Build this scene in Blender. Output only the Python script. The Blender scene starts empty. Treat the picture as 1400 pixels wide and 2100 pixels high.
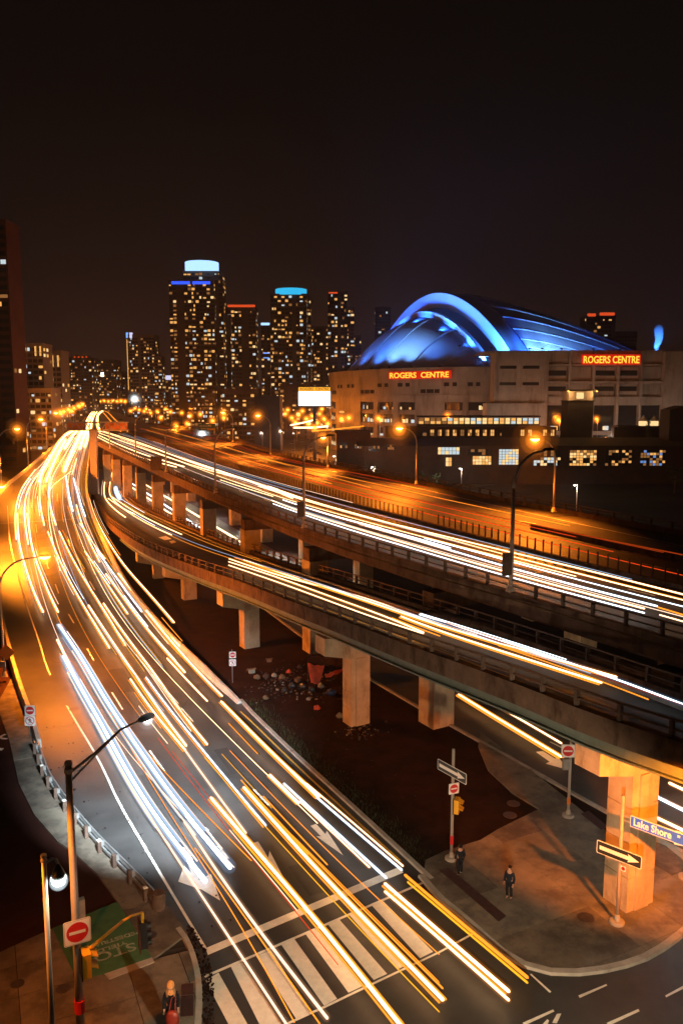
import bpy, math, random
from mathutils import Vector, Matrix
R = math.radians
random.seed(7)
sc = bpy.context.scene
col = sc.collection

# ------------------------------------------------------------------ camera, world, exposure
CAM_H, TILT, FPX = 25.5, R(7.8), 1685.0
cam = bpy.data.objects.new('camera', bpy.data.cameras.new('camera'))
col.objects.link(cam)
cam.location = (0, 0, CAM_H)
cam.rotation_euler = (R(90) - TILT, 0, 0)
cam.data.sensor_fit = 'VERTICAL'; cam.data.sensor_height = 36; cam.data.sensor_width = 24
cam.data.lens = FPX / 2100 * 36
cam.data.clip_start = .1; cam.data.clip_end = 9000
sc.camera = cam

world = bpy.data.worlds.new('World'); sc.world = world
world.use_nodes = True
wn = world.node_tree; wn.nodes.clear()
wo = wn.nodes.new('ShaderNodeOutputWorld'); wb = wn.nodes.new('ShaderNodeBackground')
tc = wn.nodes.new('ShaderNodeTexCoord'); sx = wn.nodes.new('ShaderNodeSeparateXYZ')
rp = wn.nodes.new('ShaderNodeValToRGB')
wn.links.new(tc.outputs['Generated'], sx.inputs[0]); wn.links.new(sx.outputs['Z'], rp.inputs[0])
wn.links.new(rp.outputs[0], wb.inputs[0]); wn.links.new(wb.outputs[0], wo.inputs[0])
e = rp.color_ramp.elements            # city glow fading up into a black night sky
e[0].position = 0.0; e[0].color = (.034, .0155, .0115, 1)
e[1].position = .62; e[1].color = (.0036, .0027, .0024, 1)
for p, c in ((.06, (.026, .0125, .0095, 1)), (.16, (.0135, .0076, .0064, 1)), (.32, (.0064, .0044, .0038, 1))):
    k = e.new(p); k.color = c
wb.inputs[1].default_value = .62
vs = sc.view_settings
vs.view_transform = 'Standard'; vs.look = 'None'; vs.exposure = 0; vs.gamma = 1; vs.use_curve_mapping = False
sc.cycles.use_denoising = True
sc.cycles.max_bounces = 4; sc.cycles.diffuse_bounces = 2; sc.cycles.glossy_bounces = 2
sc.cycles.volume_bounces = 0; sc.cycles.caustics_reflective = False; sc.cycles.caustics_refractive = False
sc.cycles.use_light_tree = True; sc.cycles.sample_clamp_indirect = 4

# ------------------------------------------------------------------ measuring helpers
SN, CS = math.sin(TILT), math.cos(TILT)
def ray(u, v):
    x = (u - 700) / FPX; y = (v - 1050) / FPX
    return Vector((x, CS - y * SN, -(SN + y * CS)))
def P(u, v, z=0.0):                    # the point at height z seen at (u, v) of the photograph
    d = ray(u, v); t = (z - CAM_H) / d.z
    return Vector((d.x * t, d.y * t, z))
def PY(u, v, Y):                       # the point at distance Y
    d = ray(u, v); t = Y / d.y
    return Vector((d.x * t, Y, CAM_H + d.z * t))
def lin(Y, T):
    if Y <= T[0][0]: return T[0][1]
    for (a, b), (c, d) in zip(T, T[1:]):
        if Y <= c: return b + (d - b) * (Y - a) / (c - a)
    return T[-1][1]
ZH = 12.5
RAMP = [(0, 0), (64, 0), (75, .25), (100, 1.6), (140, 3.9), (200, 7.3), (240, 9.6), (280, 11.4), (320, 12.4), (350, ZH), (5000, ZH)]
LINK = [(0, 12.2), (36, 11.2), (60, 9.4), (81, 8.0), (101, 6.5), (150, 3.9), (200, 1.9), (250, .6), (280, .05), (310, 0), (5000, 0)]
HWY = [(0, ZH), (5000, ZH)]
FLAT = [(0, 0), (5000, 0)]
def PS(u, v, T, h=0.0):                # the point on a road whose height follows profile T
    d = ray(u, v); k = d.z / d.y
    f = lambda y: CAM_H + k * y - lin(y, T) - h
    y0 = 15.0
    while y0 < 4000:
        y1 = y0 * 1.02
        if f(y1) <= 0 < f(y0) or f(y0) <= 0: break
        y0 = y1
    a, b = y0, y0 * 1.02
    for _ in range(24):
        m = (a + b) / 2
        if f(m) > 0: a = m
        else: b = m
    return Vector((d.x / d.y * a, a, lin(a, T) + h))
def topz(p, v):                        # height of the point above p that is seen at row v
    y = (v - 1050) / FPX
    return CAM_H - p.y * (SN + y * CS) / (CS - y * SN)
def cat_rom(pts, n=6):
    q = [pts[0] * 2 - pts[1]] + list(pts) + [pts[-1] * 2 - pts[-2]]
    out = []
    for i in range(1, len(q) - 2):
        a, b, c, d = q[i - 1:i + 3]
        for k in range(n):
            t = k / n
            out.append(.5 * (2 * b + (c - a) * t + (2 * a - 5 * b + 4 * c - d) * t * t + (3 * b - a - 3 * c + d) * t ** 3))
    out.append(pts[-1].copy())
    return out
def resample(pts, step):
    L = [0.0]
    for a, b in zip(pts, pts[1:]): L.append(L[-1] + (b - a).length)
    n = max(2, int(L[-1] / step) + 1); out = []; j = 0
    for i in range(n + 1):
        s = L[-1] * i / n
        while j < len(L) - 2 and L[j + 1] < s: j += 1
        t = (s - L[j]) / max(1e-9, L[j + 1] - L[j])
        out.append(pts[j].lerp(pts[j + 1], t))
    return out
def side(pts, i):                      # horizontal unit vector to the right of a path
    a = pts[max(0, i - 1)]; b = pts[min(len(pts) - 1, i + 1)]
    d = Vector((b.x - a.x, b.y - a.y, 0)).normalized()
    return Vector((d.y, -d.x, 0))
def offset(pts, o, dz=0):
    return [p + side(pts, i) * o + Vector((0, 0, dz)) for i, p in enumerate(pts)]

# ------------------------------------------------------------------ mesh and object helpers
class MB:
    def __init__(s): s.v = []; s.f = []; s.m = []; s.mi = 0
    def add(s, vs, fs):
        o = len(s.v); s.v += [tuple(v) for v in vs]
        for f in fs: s.f.append([o + i for i in f]); s.m.append(s.mi)
        return s
    def quad(s, a, b, c, d): return s.add([a, b, c, d], [(0, 1, 2, 3)])
    def poly(s, pts): return s.add(pts, [tuple(range(len(pts)))])
    def prism(s, pts, vec):
        vec = Vector(vec); pts = [Vector(p) for p in pts]; n = len(pts)
        return s.add(pts + [p + vec for p in pts],
                     [tuple(range(n))[::-1], tuple(range(n, 2 * n))] + [(i, (i + 1) % n, n + (i + 1) % n, n + i) for i in range(n)])
    def box(s, c, d, rz=0.0, ax=None):
        c = Vector(c); hx, hy, hz = d[0] / 2, d[1] / 2, d[2] / 2
        if ax is None:
            ax = (Vector((math.cos(rz), math.sin(rz), 0)), Vector((-math.sin(rz), math.cos(rz), 0)), Vector((0, 0, 1)))
        X, Y, Z = ax[0] * hx, ax[1] * hy, ax[2] * hz
        vs = [c - X - Y - Z, c + X - Y - Z, c + X + Y - Z, c - X + Y - Z, c - X - Y + Z, c + X - Y + Z, c + X + Y + Z, c - X + Y + Z]
        return s.add(vs, [(0, 3, 2, 1), (4, 5, 6, 7), (0, 1, 5, 4), (1, 2, 6, 5), (2, 3, 7, 6), (3, 0, 4, 7)])
    def bar(s, a, b, w, h, up=Vector((0, 0, 1))):
        a, b = Vector(a), Vector(b); d = (b - a)
        L = d.length; d.normalize()
        if abs(d.dot(up)) > .98: up = Vector((1, 0, 0))
        x = d.cross(up).normalized(); z = x.cross(d)
        return s.box((a + b) / 2, (w, L, h), ax=(x, d, z))
    def tube(s, pts, r, n=8, r1=None, roundcap=False):
        pts = [Vector(p) for p in pts]; m = len(pts); rr = [r + ((r if r1 is None else r1) - r) * i / (m - 1) for i in range(m)]
        if roundcap:
            d0 = (pts[0] - pts[1]).normalized(); d1 = (pts[-1] - pts[-2]).normalized()
            pts = [pts[0] + d0 * rr[0] * .8] + pts + [pts[-1] + d1 * rr[-1] * .8]
            rr = [rr[0] * .45] + rr + [rr[-1] * .45]; m += 2
        vs = []; prev = None
        for i, p in enumerate(pts):
            d = (pts[min(m - 1, i + 1)] - pts[max(0, i - 1)]).normalized()
            if prev is None:
                up = Vector((0, 0, 1)) if abs(d.z) < .95 else Vector((1, 0, 0))
                x = d.cross(up).normalized()
            else:
                x = (prev - d * prev.dot(d)).normalized()
            prev = x; y = d.cross(x)
            vs += [p + (x * math.cos(2 * math.pi * k / n) + y * math.sin(2 * math.pi * k / n)) * rr[i] for k in range(n)]
        fs = [(i * n + k, i * n + (k + 1) % n, (i + 1) * n + (k + 1) % n, (i + 1) * n + k) for i in range(m - 1) for k in range(n)]
        fs += [tuple(range(n))[::-1], tuple((m - 1) * n + k for k in range(n))]
        return s.add(vs, fs)
    def cyl(s, a, b, r, r1=None, n=12): return s.tube([a, b], r, n, r1)
    def lathe(s, c, prof, n=16, axis=None):
        c = Vector(c); vs = []
        A = axis or (Vector((1, 0, 0)), Vector((0, 1, 0)), Vector((0, 0, 1)))
        for r, z in prof:
            vs += [c + A[0] * r * math.cos(2 * math.pi * k / n) + A[1] * r * math.sin(2 * math.pi * k / n) + A[2] * z for k in range(n)]
        m = len(prof)
        fs = [(i * n + k, i * n + (k + 1) % n, (i + 1) * n + (k + 1) % n, (i + 1) * n + k) for i in range(m - 1) for k in range(n)]
        fs += [tuple(range(n))[::-1], tuple((m - 1) * n + k for k in range(n))]
        return s.add(vs, fs)
    def ribbon(s, A, B):
        n = len(A)
        return s.add(list(A) + list(B), [(i, i + 1, n + i + 1, n + i) for i in range(n - 1)])
    def sweep(s, path, prof, closed=True):  # prof: (offset to the right, height)
        m = len(prof); vs = []
        for i, p in enumerate(path):
            sd = side(path, i)
            vs += [p + sd * a + Vector((0, 0, b)) for a, b in prof]
        fs = []
        for i in range(len(path) - 1):
            for k in range(m if closed else m - 1):
                fs.append((i * m + k, i * m + (k + 1) % m, (i + 1) * m + (k + 1) % m, (i + 1) * m + k))
        if closed: fs += [tuple(range(m))[::-1], tuple((len(path) - 1) * m + k for k in range(m))]
        return s.add(vs, fs)

def to_mesh(name, mb, mats, smooth=False, center=None):
    if center is None:
        n = len(mb.v); lo = [min(v[i] for v in mb.v) for i in range(3)]; hi = [max(v[i] for v in mb.v) for i in range(3)]
        center = Vector([(a + b) / 2 for a, b in zip(lo, hi)])
    me = bpy.data.meshes.new(name)
    me.from_pydata([Vector(v) - center for v in mb.v], [], mb.f)
    if not isinstance(mats, (list, tuple)): mats = [mats]
    for m in mats: me.materials.append(m)
    if len(mats) > 1: me.polygons.foreach_set('material_index', mb.m)
    if smooth: me.polygons.foreach_set('use_smooth', [True] * len(me.polygons))
    me.update()
    return me, center
ORG = {}
def wpos(o):
    return ORG.get(o.name, Vector((0, 0, 0)))
def link(o, parent, pos):
    col.objects.link(o); ORG[o.name] = Vector(pos)
    if parent is not None:
        o.parent = parent; o.location = Vector(pos) - wpos(parent)
    else:
        o.location = pos
    return o
def part(name, mb, mats, parent=None, smooth=False, kind=None, label=None):
    me, c = to_mesh(name, mb, mats, smooth)
    o = link(bpy.data.objects.new(name, me), parent, c)
    if kind: o['kind'] = kind
    if label: o['label'] = label
    return o
def inst(name, me, parent, pos, rz=0.0, rot=None):
    o = link(bpy.data.objects.new(name, me), parent, pos)
    o.rotation_euler = rot if rot is not None else (0, 0, rz)
    return o
def thing(name, label, cat, loc=(0, 0, 0), group=None):
    o = link(bpy.data.objects.new(name, None), None, loc)
    o.empty_display_size = .3
    o['label'] = label; o['category'] = cat
    if group: o['group'] = group
    return o
def tag(o, label, cat, group=None):
    o['label'] = label; o['category'] = cat
    if group: o['group'] = group
    return o
def struct(o): o['kind'] = 'structure'; return o
def copy_tree(o, parent=None):
    c = o.copy(); col.objects.link(c)
    if parent is not None: c.parent = parent
    for ch in list(o.children): copy_tree(ch, c)
    return c
def dup(root, loc, rz=0.0, label=None, group=None):
    c = copy_tree(root); c.location = loc; c.rotation_euler = (0, 0, rz)
    if label: c['label'] = label
    if group: c['group'] = group
    return c
def text(name, body, size, mat, parent, pos, rot, ext=.01, bold=0.0, align='CENTER', sx=1.0):
    cu = bpy.data.curves.new(name, 'FONT'); cu.body = body; cu.size = size; cu.extrude = ext; cu.offset = bold
    cu.align_x = align; cu.align_y = 'CENTER'; cu.resolution_u = 3
    cu.materials.append(mat)
    tmp = bpy.data.objects.new('tmp_text', cu); col.objects.link(tmp)
    me = bpy.data.meshes.new_from_object(tmp.evaluated_get(bpy.context.evaluated_depsgraph_get()))
    bpy.data.objects.remove(tmp); bpy.data.curves.remove(cu); me.name = name
    o = link(bpy.data.objects.new(name, me), parent, pos)
    o.rotation_euler = rot; o.scale = (sx, 1, 1)
    return o
ORD = ['leftmost', 'second from the left', 'third from the left', 'fourth from the left', 'fifth from the left', 'sixth from the left', 'seventh from the left', 'eighth from the left', 'ninth from the left', 'tenth from the left',
       'eleventh from the left', 'twelfth from the left', 'thirteenth from the left', 'fourteenth from the left', 'fifteenth from the left', 'sixteenth from the left', 'seventeenth from the left', 'eighteenth from the left']

# ------------------------------------------------------------------ materials
def mat(name, c, rough=.8, scale=1.5, var=.25, bump=.0, bscale=40, metal=0.0, stain=None, spec=.5, streak=0):
    m = bpy.data.materials.new(name); m.use_nodes = True
    nt = m.node_tree; b = nt.nodes['Principled BSDF']
    b.inputs['Roughness'].default_value = rough; b.inputs['Metallic'].default_value = metal
    b.inputs['Specular IOR Level'].default_value = spec
    g = nt.nodes.new('ShaderNodeNewGeometry')
    pos = g.outputs['Position']
    n1 = nt.nodes.new('ShaderNodeTexNoise'); n1.inputs['Scale'].default_value = scale; n1.inputs['Detail'].default_value = 6; n1.inputs['Roughness'].default_value = .65
    nt.links.new(pos, n1.inputs['Vector'])
    cr = nt.nodes.new('ShaderNodeValToRGB'); nt.links.new(n1.outputs[0], cr.inputs[0])
    lo = [x * (1 - var) for x in c]; hi = [min(1, x * (1 + var)) for x in c]
    cr.color_ramp.elements[0].position = .32; cr.color_ramp.elements[0].color = (*lo, 1)
    cr.color_ramp.elements[1].position = .68; cr.color_ramp.elements[1].color = (*hi, 1)
    out = cr.outputs[0]
    if stain:                          # (colour, scale, threshold): blotches of dirt or rust
        n2 = nt.nodes.new('ShaderNodeTexNoise'); n2.inputs['Scale'].default_value = stain[1]; n2.inputs['Detail'].default_value = 8; n2.inputs['Roughness'].default_value = .7
        if streak:                     # water stains that run down the face
            mp = nt.nodes.new('ShaderNodeMapping'); mp.inputs['Scale'].default_value = (1, 1, streak); nt.links.new(pos, mp.inputs['Vector']); nt.links.new(mp.outputs[0], n2.inputs['Vector'])
        else: nt.links.new(pos, n2.inputs['Vector'])
        c2 = nt.nodes.new('ShaderNodeValToRGB'); nt.links.new(n2.outputs[0], c2.inputs[0])
        c2.color_ramp.elements[0].position = stain[2]; c2.color_ramp.elements[0].color = (0, 0, 0, 1)
        c2.color_ramp.elements[1].position = min(1, stain[2] + .16); c2.color_ramp.elements[1].color = (.85, .85, .85, 1)
        mx = nt.nodes.new('ShaderNodeMix'); mx.data_type = 'RGBA'
        nt.links.new(c2.outputs[0], mx.inputs[0]); nt.links.new(out, mx.inputs[6]); mx.inputs[7].default_value = (*stain[0], 1)
        out = mx.outputs[2]
    nt.links.new(out, b.inputs['Base Color'])
    if bump:
        n3 = nt.nodes.new('ShaderNodeTexNoise'); n3.inputs['Scale'].default_value = bscale; n3.inputs['Detail'].default_value = 3
        nt.links.new(pos, n3.inputs['Vector'])
        bp = nt.nodes.new('ShaderNodeBump'); bp.inputs['Strength'].default_value = bump; bp.inputs['Distance'].default_value = .02
        nt.links.new(n3.outputs[0], bp.inputs['Height']); nt.links.new(bp.outputs[0], b.inputs['Normal'])
    return m
def glow(name, c, s):
    m = bpy.data.materials.new(name); m.use_nodes = True
    nt = m.node_tree; nt.nodes.clear()
    o = nt.nodes.new('ShaderNodeOutputMaterial'); em = nt.nodes.new('ShaderNodeEmission')
    em.inputs[0].default_value = (*c, 1); em.inputs[1].default_value = s
    nt.links.new(em.outputs[0], o.inputs[0])
    return m
M = dict(
    asphalt=mat('asphalt', (.047, .044, .042), .42, .35, .3, .35, 60, spec=.4, stain=((.024, .023, .022), .22, .56)),
    highway=mat('highway_asphalt', (.075, .068, .06), .6, .3, .25, .3, 60, spec=.2, stain=((.035, .032, .03), .18, .58)),
    patch=mat('patch_asphalt', (.030, .029, .028), .62, 1.5, .2, .3, 60),
    path=mat('path_asphalt', (.04, .014, .010), .9, .5, .25, .3, 50, spec=.08),
    dirt=mat('dirt', (.022, .009, .006), .95, .6, .5, .6, 12, spec=.08, stain=((.018, .012, .010), .35, .5)),
    ground=mat('city_ground', (.05, .042, .036), .9, .06, .4, .2, 8, spec=.08),
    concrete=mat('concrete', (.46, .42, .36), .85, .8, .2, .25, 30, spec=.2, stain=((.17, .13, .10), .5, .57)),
    paving=mat('paving_concrete', (.19, .155, .115), .8, .5, .3, .3, 30, spec=.2, stain=((.085, .07, .055), .55, .46)),
    paving_dark=mat('paving_concrete_dark', (.15, .12, .09), .85, .5, .3, .3, 30, spec=.2, stain=((.07, .055, .045), .6, .45)),
    kerb=mat('kerb_concrete', (.36, .32, .27), .8, 1.2, .2, .2, 30, spec=.2, stain=((.13, .1, .08), .9, .58)),
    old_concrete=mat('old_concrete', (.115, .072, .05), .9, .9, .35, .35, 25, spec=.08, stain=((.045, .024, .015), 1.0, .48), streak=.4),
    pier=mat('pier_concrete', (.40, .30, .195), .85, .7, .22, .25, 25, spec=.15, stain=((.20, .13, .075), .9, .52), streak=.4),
    girder=mat('green_steel', (.10, .125, .10), .55, .8, .25, .1, 20, stain=((.12, .055, .02), .6, .62)),
    steel=mat('galvanised_steel', (.36, .36, .35), .42, 3, .2, .1, 30, metal=.55, stain=((.2, .14, .09), 2, .62)),
    rail=mat('weathered_rail', (.12, .08, .06), .7, 3, .3, .1, 30, spec=.08),
    pole=mat('painted_pole', (.36, .32, .28), .5, 2, .12, .0),
    pole_brown=mat('brown_pole', (.40, .29, .22), .55, 2, .15),
    worn=mat('worn_paint', (.26, .29, .20), .8, 5, .35), white=mat('road_paint', (.78, .72, .62), .75, 3, .10, .15, 60, stain=((.3, .28, .25), 1.3, .66)),
    yellow=mat('yellow_paint', (.6, .36, .05), .75, 6, .25),
    green=mat('green_pad', (.05, .13, .05), .8, 1.2, .25, .2, 50, stain=((.05, .10, .045), 1.0, .55)),
    sign_white=mat('sign_white', (.78, .76, .72), .45, 2, .05),
    sign_red=mat('sign_red', (.55, .02, .02), .45, 2, .05),
    sign_black=mat('sign_black', (.015, .015, .016), .5, 2, .1),
    sign_blue=mat('sign_blue', (.03, .11, .9), .4, 2, .05),
    sign_orange=mat('sign_orange', (.75, .22, .03), .5, 2, .08),
    sign_green=mat('sign_green', (.02, .10, .07), .5, 2, .1),
    signal_yellow=mat('signal_yellow', (.72, .38, .02), .4, 3, .08),
    black=mat('black_plastic', (.012, .012, .013), .45, 2, .1),
    iron=mat('cast_iron', (.055, .04, .035), .6, 4, .3, .3, 60),
    tactile=mat('tactile_iron', (.05, .018, .014), .7, 4, .3, .2, 60),
    pipe=mat('pvc_pipe', (.5, .45, .36), .5, 3, .12),
    coat=mat('dark_cloth', (.018, .018, .022), .9, 6, .2, spec=.08), coat_blue=mat('navy_cloth', (.016, .02, .03), .9, 6, .2, spec=.08),
    skin=mat('skin', (.5, .28, .19), .6, 6, .1), hat=mat('wool_hat', (.72, .36, .12), .95, 20, .2),
    hair=mat('hair', (.33, .2, .1), .7, 10, .25), hair_dark=mat('dark_hair', (.02, .014, .01), .6, 10, .2, spec=.08),
    bag=mat('red_bag', (.24, .03, .018), .4, 6, .15), bag_trim=mat('orange_trim', (.75, .3, .03), .6, 6, .1),
    glass=mat('dark_glass', (.02, .021, .024), .12, .5, .2),
    facade=mat('tower_concrete', (.085, .072, .064), .8, .08, .25, spec=.08), facade2=mat('tower_brick', (.11, .045, .03), .85, .1, .25, spec=.08),
    facade3=mat('pale_block', (.22, .19, .16), .8, .08, .2),
    stad=mat('stadium_concrete', (.27, .24, .215), .85, .12, .2, stain=((.13, .11, .10), .30, .50), streak=.16),
    roof=mat('roof_membrane', (.46, .46, .5), .6, .04, .1), dark_roof=mat('dark_roof', (.03, .026, .024), .85, .2, .3, spec=.08),
    brick=mat('brown_brick', (.055, .032, .024), .9, .3, .3, spec=.08),
    foliage=mat('leaves', (.05, .07, .03), .8, 3, .4, spec=.08), bark=mat('bark', (.06, .045, .035), .9, 3, .3),
    car=mat('car_paint', (.05, .05, .06), .3, 1, .1), car2=mat('silver_paint', (.35, .35, .36), .3, 1, .1), tyre=mat('rubber', (.015, .015, .015), .8, 2, .1),
    tarp=mat('red_tarp', (.42, .05, .015), .7, 3, .3, .3, 6), tarp_dark=mat('dark_tarp', (.06, .03, .022), .8, 3, .4, .3, 6, spec=.08),
    card=mat('cardboard', (.12, .065, .03), .9, 4, .2), litter=mat('pale_litter', (.2, .165, .12), .8, 5, .25), blue_bag=mat('blue_plastic', (.012, .03, .1), .5, 3, .2),
    G_white=glow('headlight_warm_white', (1, .61, .31), 4.6), G_blue=glow('headlight_cool_white', (.80, .92, 1), 3.2), G_steel=glow('headlight_steel_blue', (.55, .72, .98), .85), G_pink=glow('headlight_pinkish', (1, .66, .46), 1.8),
    G_orange=glow('amber_light', (1, .27, .02), 1.9), G_amber=glow('amber_edge', (1, .30, .025), 1.5), G_yellow=glow('yellow_light', (1, .46, .02), 1.3), G_red=glow('tail_light', (1, .07, .01), 1.0), G_dimred=glow('dim_tail_light', (1, .10, .012), .35),
    L_sodium=glow('sodium_bulb', (1, .42, .06), 22), L_white=glow('led_panel', (.9, 1, .92), 25), L_small=glow('small_sodium', (1, .36, .04), 7), L_smallw=glow('small_white', (1, .93, .8), 7),
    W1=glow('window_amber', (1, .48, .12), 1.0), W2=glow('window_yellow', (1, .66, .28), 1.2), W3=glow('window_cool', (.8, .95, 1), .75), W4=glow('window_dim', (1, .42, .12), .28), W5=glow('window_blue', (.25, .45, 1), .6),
    B_crown=glow('crown_blue', (.16, .38, 1), 1.6), B_bright=glow('crown_pale_blue', (.36, .62, 1), 1.7), B_cyan=glow('crown_cyan', (.03, .52, .9), 1.1), B_deep=glow('crown_deep_blue', (.03, .1, 1), 1.4), B_red=glow('crown_red', (1, .10, .02), .8), B_lilac=glow('crown_lilac', (.75, .72, 1), 1.1),
    N_letter=glow('neon_yellow', (1, .55, .05), 1.6), N_red=glow('neon_red', (.9, .02, .005), .75), S_white=glow('screen_white', (.95, .97, 1), 3.2), S_yellow=glow('screen_yellow', (1, .45, .03), 1.2),
)
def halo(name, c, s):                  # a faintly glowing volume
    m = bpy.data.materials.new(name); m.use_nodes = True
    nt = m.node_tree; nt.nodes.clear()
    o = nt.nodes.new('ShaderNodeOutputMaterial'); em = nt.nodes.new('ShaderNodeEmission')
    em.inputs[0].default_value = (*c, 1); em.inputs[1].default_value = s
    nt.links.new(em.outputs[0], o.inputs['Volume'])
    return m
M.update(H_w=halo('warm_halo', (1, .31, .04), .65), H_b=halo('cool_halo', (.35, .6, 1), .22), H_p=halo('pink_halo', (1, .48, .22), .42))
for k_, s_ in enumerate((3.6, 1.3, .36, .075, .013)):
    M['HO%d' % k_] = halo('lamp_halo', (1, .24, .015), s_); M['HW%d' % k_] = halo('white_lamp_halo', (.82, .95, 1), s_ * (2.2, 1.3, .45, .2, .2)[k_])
def balls(mb_parent, c, r, key, n=5):     # imitated bloom of a bright lamp: nested, faintly emissive shells
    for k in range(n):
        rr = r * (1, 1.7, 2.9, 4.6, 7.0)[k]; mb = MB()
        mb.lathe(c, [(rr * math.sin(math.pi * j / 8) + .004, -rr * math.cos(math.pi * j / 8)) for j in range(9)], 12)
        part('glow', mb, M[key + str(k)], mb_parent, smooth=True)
def add_light(kind, name, pos, energy, color, parent=None, aim=None, size=.25, angle=150, blend=.6):
    l = bpy.data.lights.new(name, kind); l.energy = energy; l.color = color; l.shadow_soft_size = size
    if kind == 'SPOT': l.spot_size = R(angle); l.spot_blend = blend
    o = link(bpy.data.objects.new(name, l), parent, pos)
    if aim is not None:
        o.rotation_euler = (Vector(aim) - Vector(pos)).to_track_quat('-Z', 'Y').to_euler()
    return o
SOD = (1, .235, .014)
# ================================================================== GROUND AND ROADS
gm = MB(); gm.quad((-1500, -60, -.004), (1500, -60, -.004), (1500, 2600, -.004), (-1500, 2600, -.004))
struct(part('ground', gm, M['ground']))

def path_of(px, T, h=0.0, n=6, step=2.0):
    return resample(cat_rom([PS(u, v, T, h) for u, v in px], n), step)
def extend(pts, d):
    e = (pts[-1] - pts[-2]).normalized()
    return pts + [pts[-1] + e * d]
A_Rpx = [(193, 870), (190, 888), (184, 950), (180, 1000), (190, 1050), (215, 1110), (260, 1200), (330, 1290), (420, 1380), (490, 1437), (520, 1470), (600, 1548), (700, 1640), (800, 1733), (850, 1780), (900, 1830)]
A_Lpx = [(150, 879), (128, 900), (60, 960), (2, 1010), (-10, 1060), (-14, 1130), (-10, 1210), (5, 1300), (30, 1400), (60, 1490), (85, 1570), (140, 1650), (195, 1712), (250, 1770), (330, 1850), (385, 1920), (405, 1965), (416, 2020), (414, 2100)]
AR = path_of(A_Rpx, RAMP); AL = path_of(A_Lpx, RAMP)
def pair(L, Rr, n):
    def at(p, t):
        s = t * (len(p) - 1); i = min(int(s), len(p) - 2); return p[i].lerp(p[i + 1], s - i)
    return [at(L, k / n) for k in range(n + 1)], [at(Rr, k / n) for k in range(n + 1)]
l, r = pair(AL, AR, 170)
up = Vector((0, 0, .016))
def sheet(mb, l, r, T, dz, n=12):         # a road surface that follows its height profile across its width too
    rows = []
    for k in range(n + 1):
        row = []
        for a, b in zip(l, r):
            q = a.lerp(b, k / n); q.z = lin(q.y, T) + dz; row.append(q)
        rows.append(row)
    for a, b in zip(rows, rows[1:]): mb.ribbon(a, b)
    return mb
mb = sheet(MB(), l, r, RAMP, .016)
ramp_road = struct(part('ramp_road', mb, M['asphalt']))

CNpx = [(197, 905), (255, 931), (330, 965), (432, 1010), (520, 1046), (617, 1085), (800, 1145), (1020, 1212), (1200, 1267), (1400, 1325)]
CFpx = [(300, 868), (380, 882), (480, 906), (555, 931), (672, 957), (853, 992), (1000, 1023), (1134, 1050), (1270, 1076), (1400, 1100)]
CN = resample(extend(cat_rom([P(u, v, ZH) for u, v in CNpx]), 30), 2.4)
CF = resample(extend(cat_rom([P(u, v, ZH) for u, v in CFpx]), 45), 2.4)
l, r = pair(CF, CN, 100)
hw = thing('highway_viaduct', 'wide elevated highway carrying two carriageways on concrete bents, passing in front of the stadium', 'viaduct', (0, 110, 0))
mb = MB(); mb.ribbon(l, r); mb.ribbon([p - Vector((0, 0, .35)) for p in l], [p - Vector((0, 0, .35)) for p in r])
part('deck', mb, M['highway'], hw)
# far stretch of the highway running to the horizon
LFpx = [(131, 898), (160, 872), (176, 856), (186, 843), (202, 835.5), (228, 832), (262, 830.3)]
RFpx = [(335, 877), (285, 862), (250, 850), (231, 843), (236, 838), (250, 834.5), (272, 832)]
mb = MB(); a, b = pair(resample(cat_rom([P(u, v, ZH - .02) for u, v in LFpx]), 20), resample(cat_rom([P(u, v, ZH - .02) for u, v in RFpx]), 20), 60)
mb.ribbon(a, b)
far_hw = struct(part('far_highway', mb, M['highway']))

# viaduct edges: fascia, posts and two rails
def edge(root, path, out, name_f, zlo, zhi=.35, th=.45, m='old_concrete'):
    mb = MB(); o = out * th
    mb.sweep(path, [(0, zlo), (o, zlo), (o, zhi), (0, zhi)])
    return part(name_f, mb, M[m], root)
def railing(root, path, out, h0, h1, step=2.4, near=170, mpost='rail', w=.16):
    pp = [p for p in resample(path, step)]
    me, _ = to_mesh('rail_post', MB().box((0, 0, 0), (w, .22, h1 - h0)), M[mpost])
    off = out * .22
    rest = MB()
    for i, p in enumerate(pp):
        sd = side(pp, i); q = p + sd * off + Vector((0, 0, (h0 + h1) / 2)); rz = math.atan2(sd.y, sd.x) + R(90)
        if 24 < p.y < near: inst('rail_post', me, root, q, rz)
        else: rest.box(q, (w, .22, h1 - h0), rz)
    if rest.v: part('far_rail_post', rest, M[mpost], root, kind='stuff')
    for z, hgt in ((h1 + .04, .09), ((h0 + h1) / 2, .07)):
        mb = MB(); mb.sweep(path, [(off - .06, z - hgt / 2), (off + .06, z - hgt / 2), (off + .06, z + hgt / 2), (off - .06, z + hgt / 2)])
        part('rail', mb, M[mpost], root)
edge(hw, CN, 1, 'fascia', -.95); railing(hw, CN, 1, .35, 1.1)
edge(hw, CF, -1, 'fascia', -.9, .55, m='old_concrete'); railing(hw, CF, -1, .55, 1.15, 2.6, 150)
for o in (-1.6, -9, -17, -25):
    mb = MB(); mb.sweep(offset(CN, o), [(-.4, -1.7), (.4, -1.7), (.4, -.36), (-.4, -.36)]); part('girder', mb, M['old_concrete'], hw)
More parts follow.
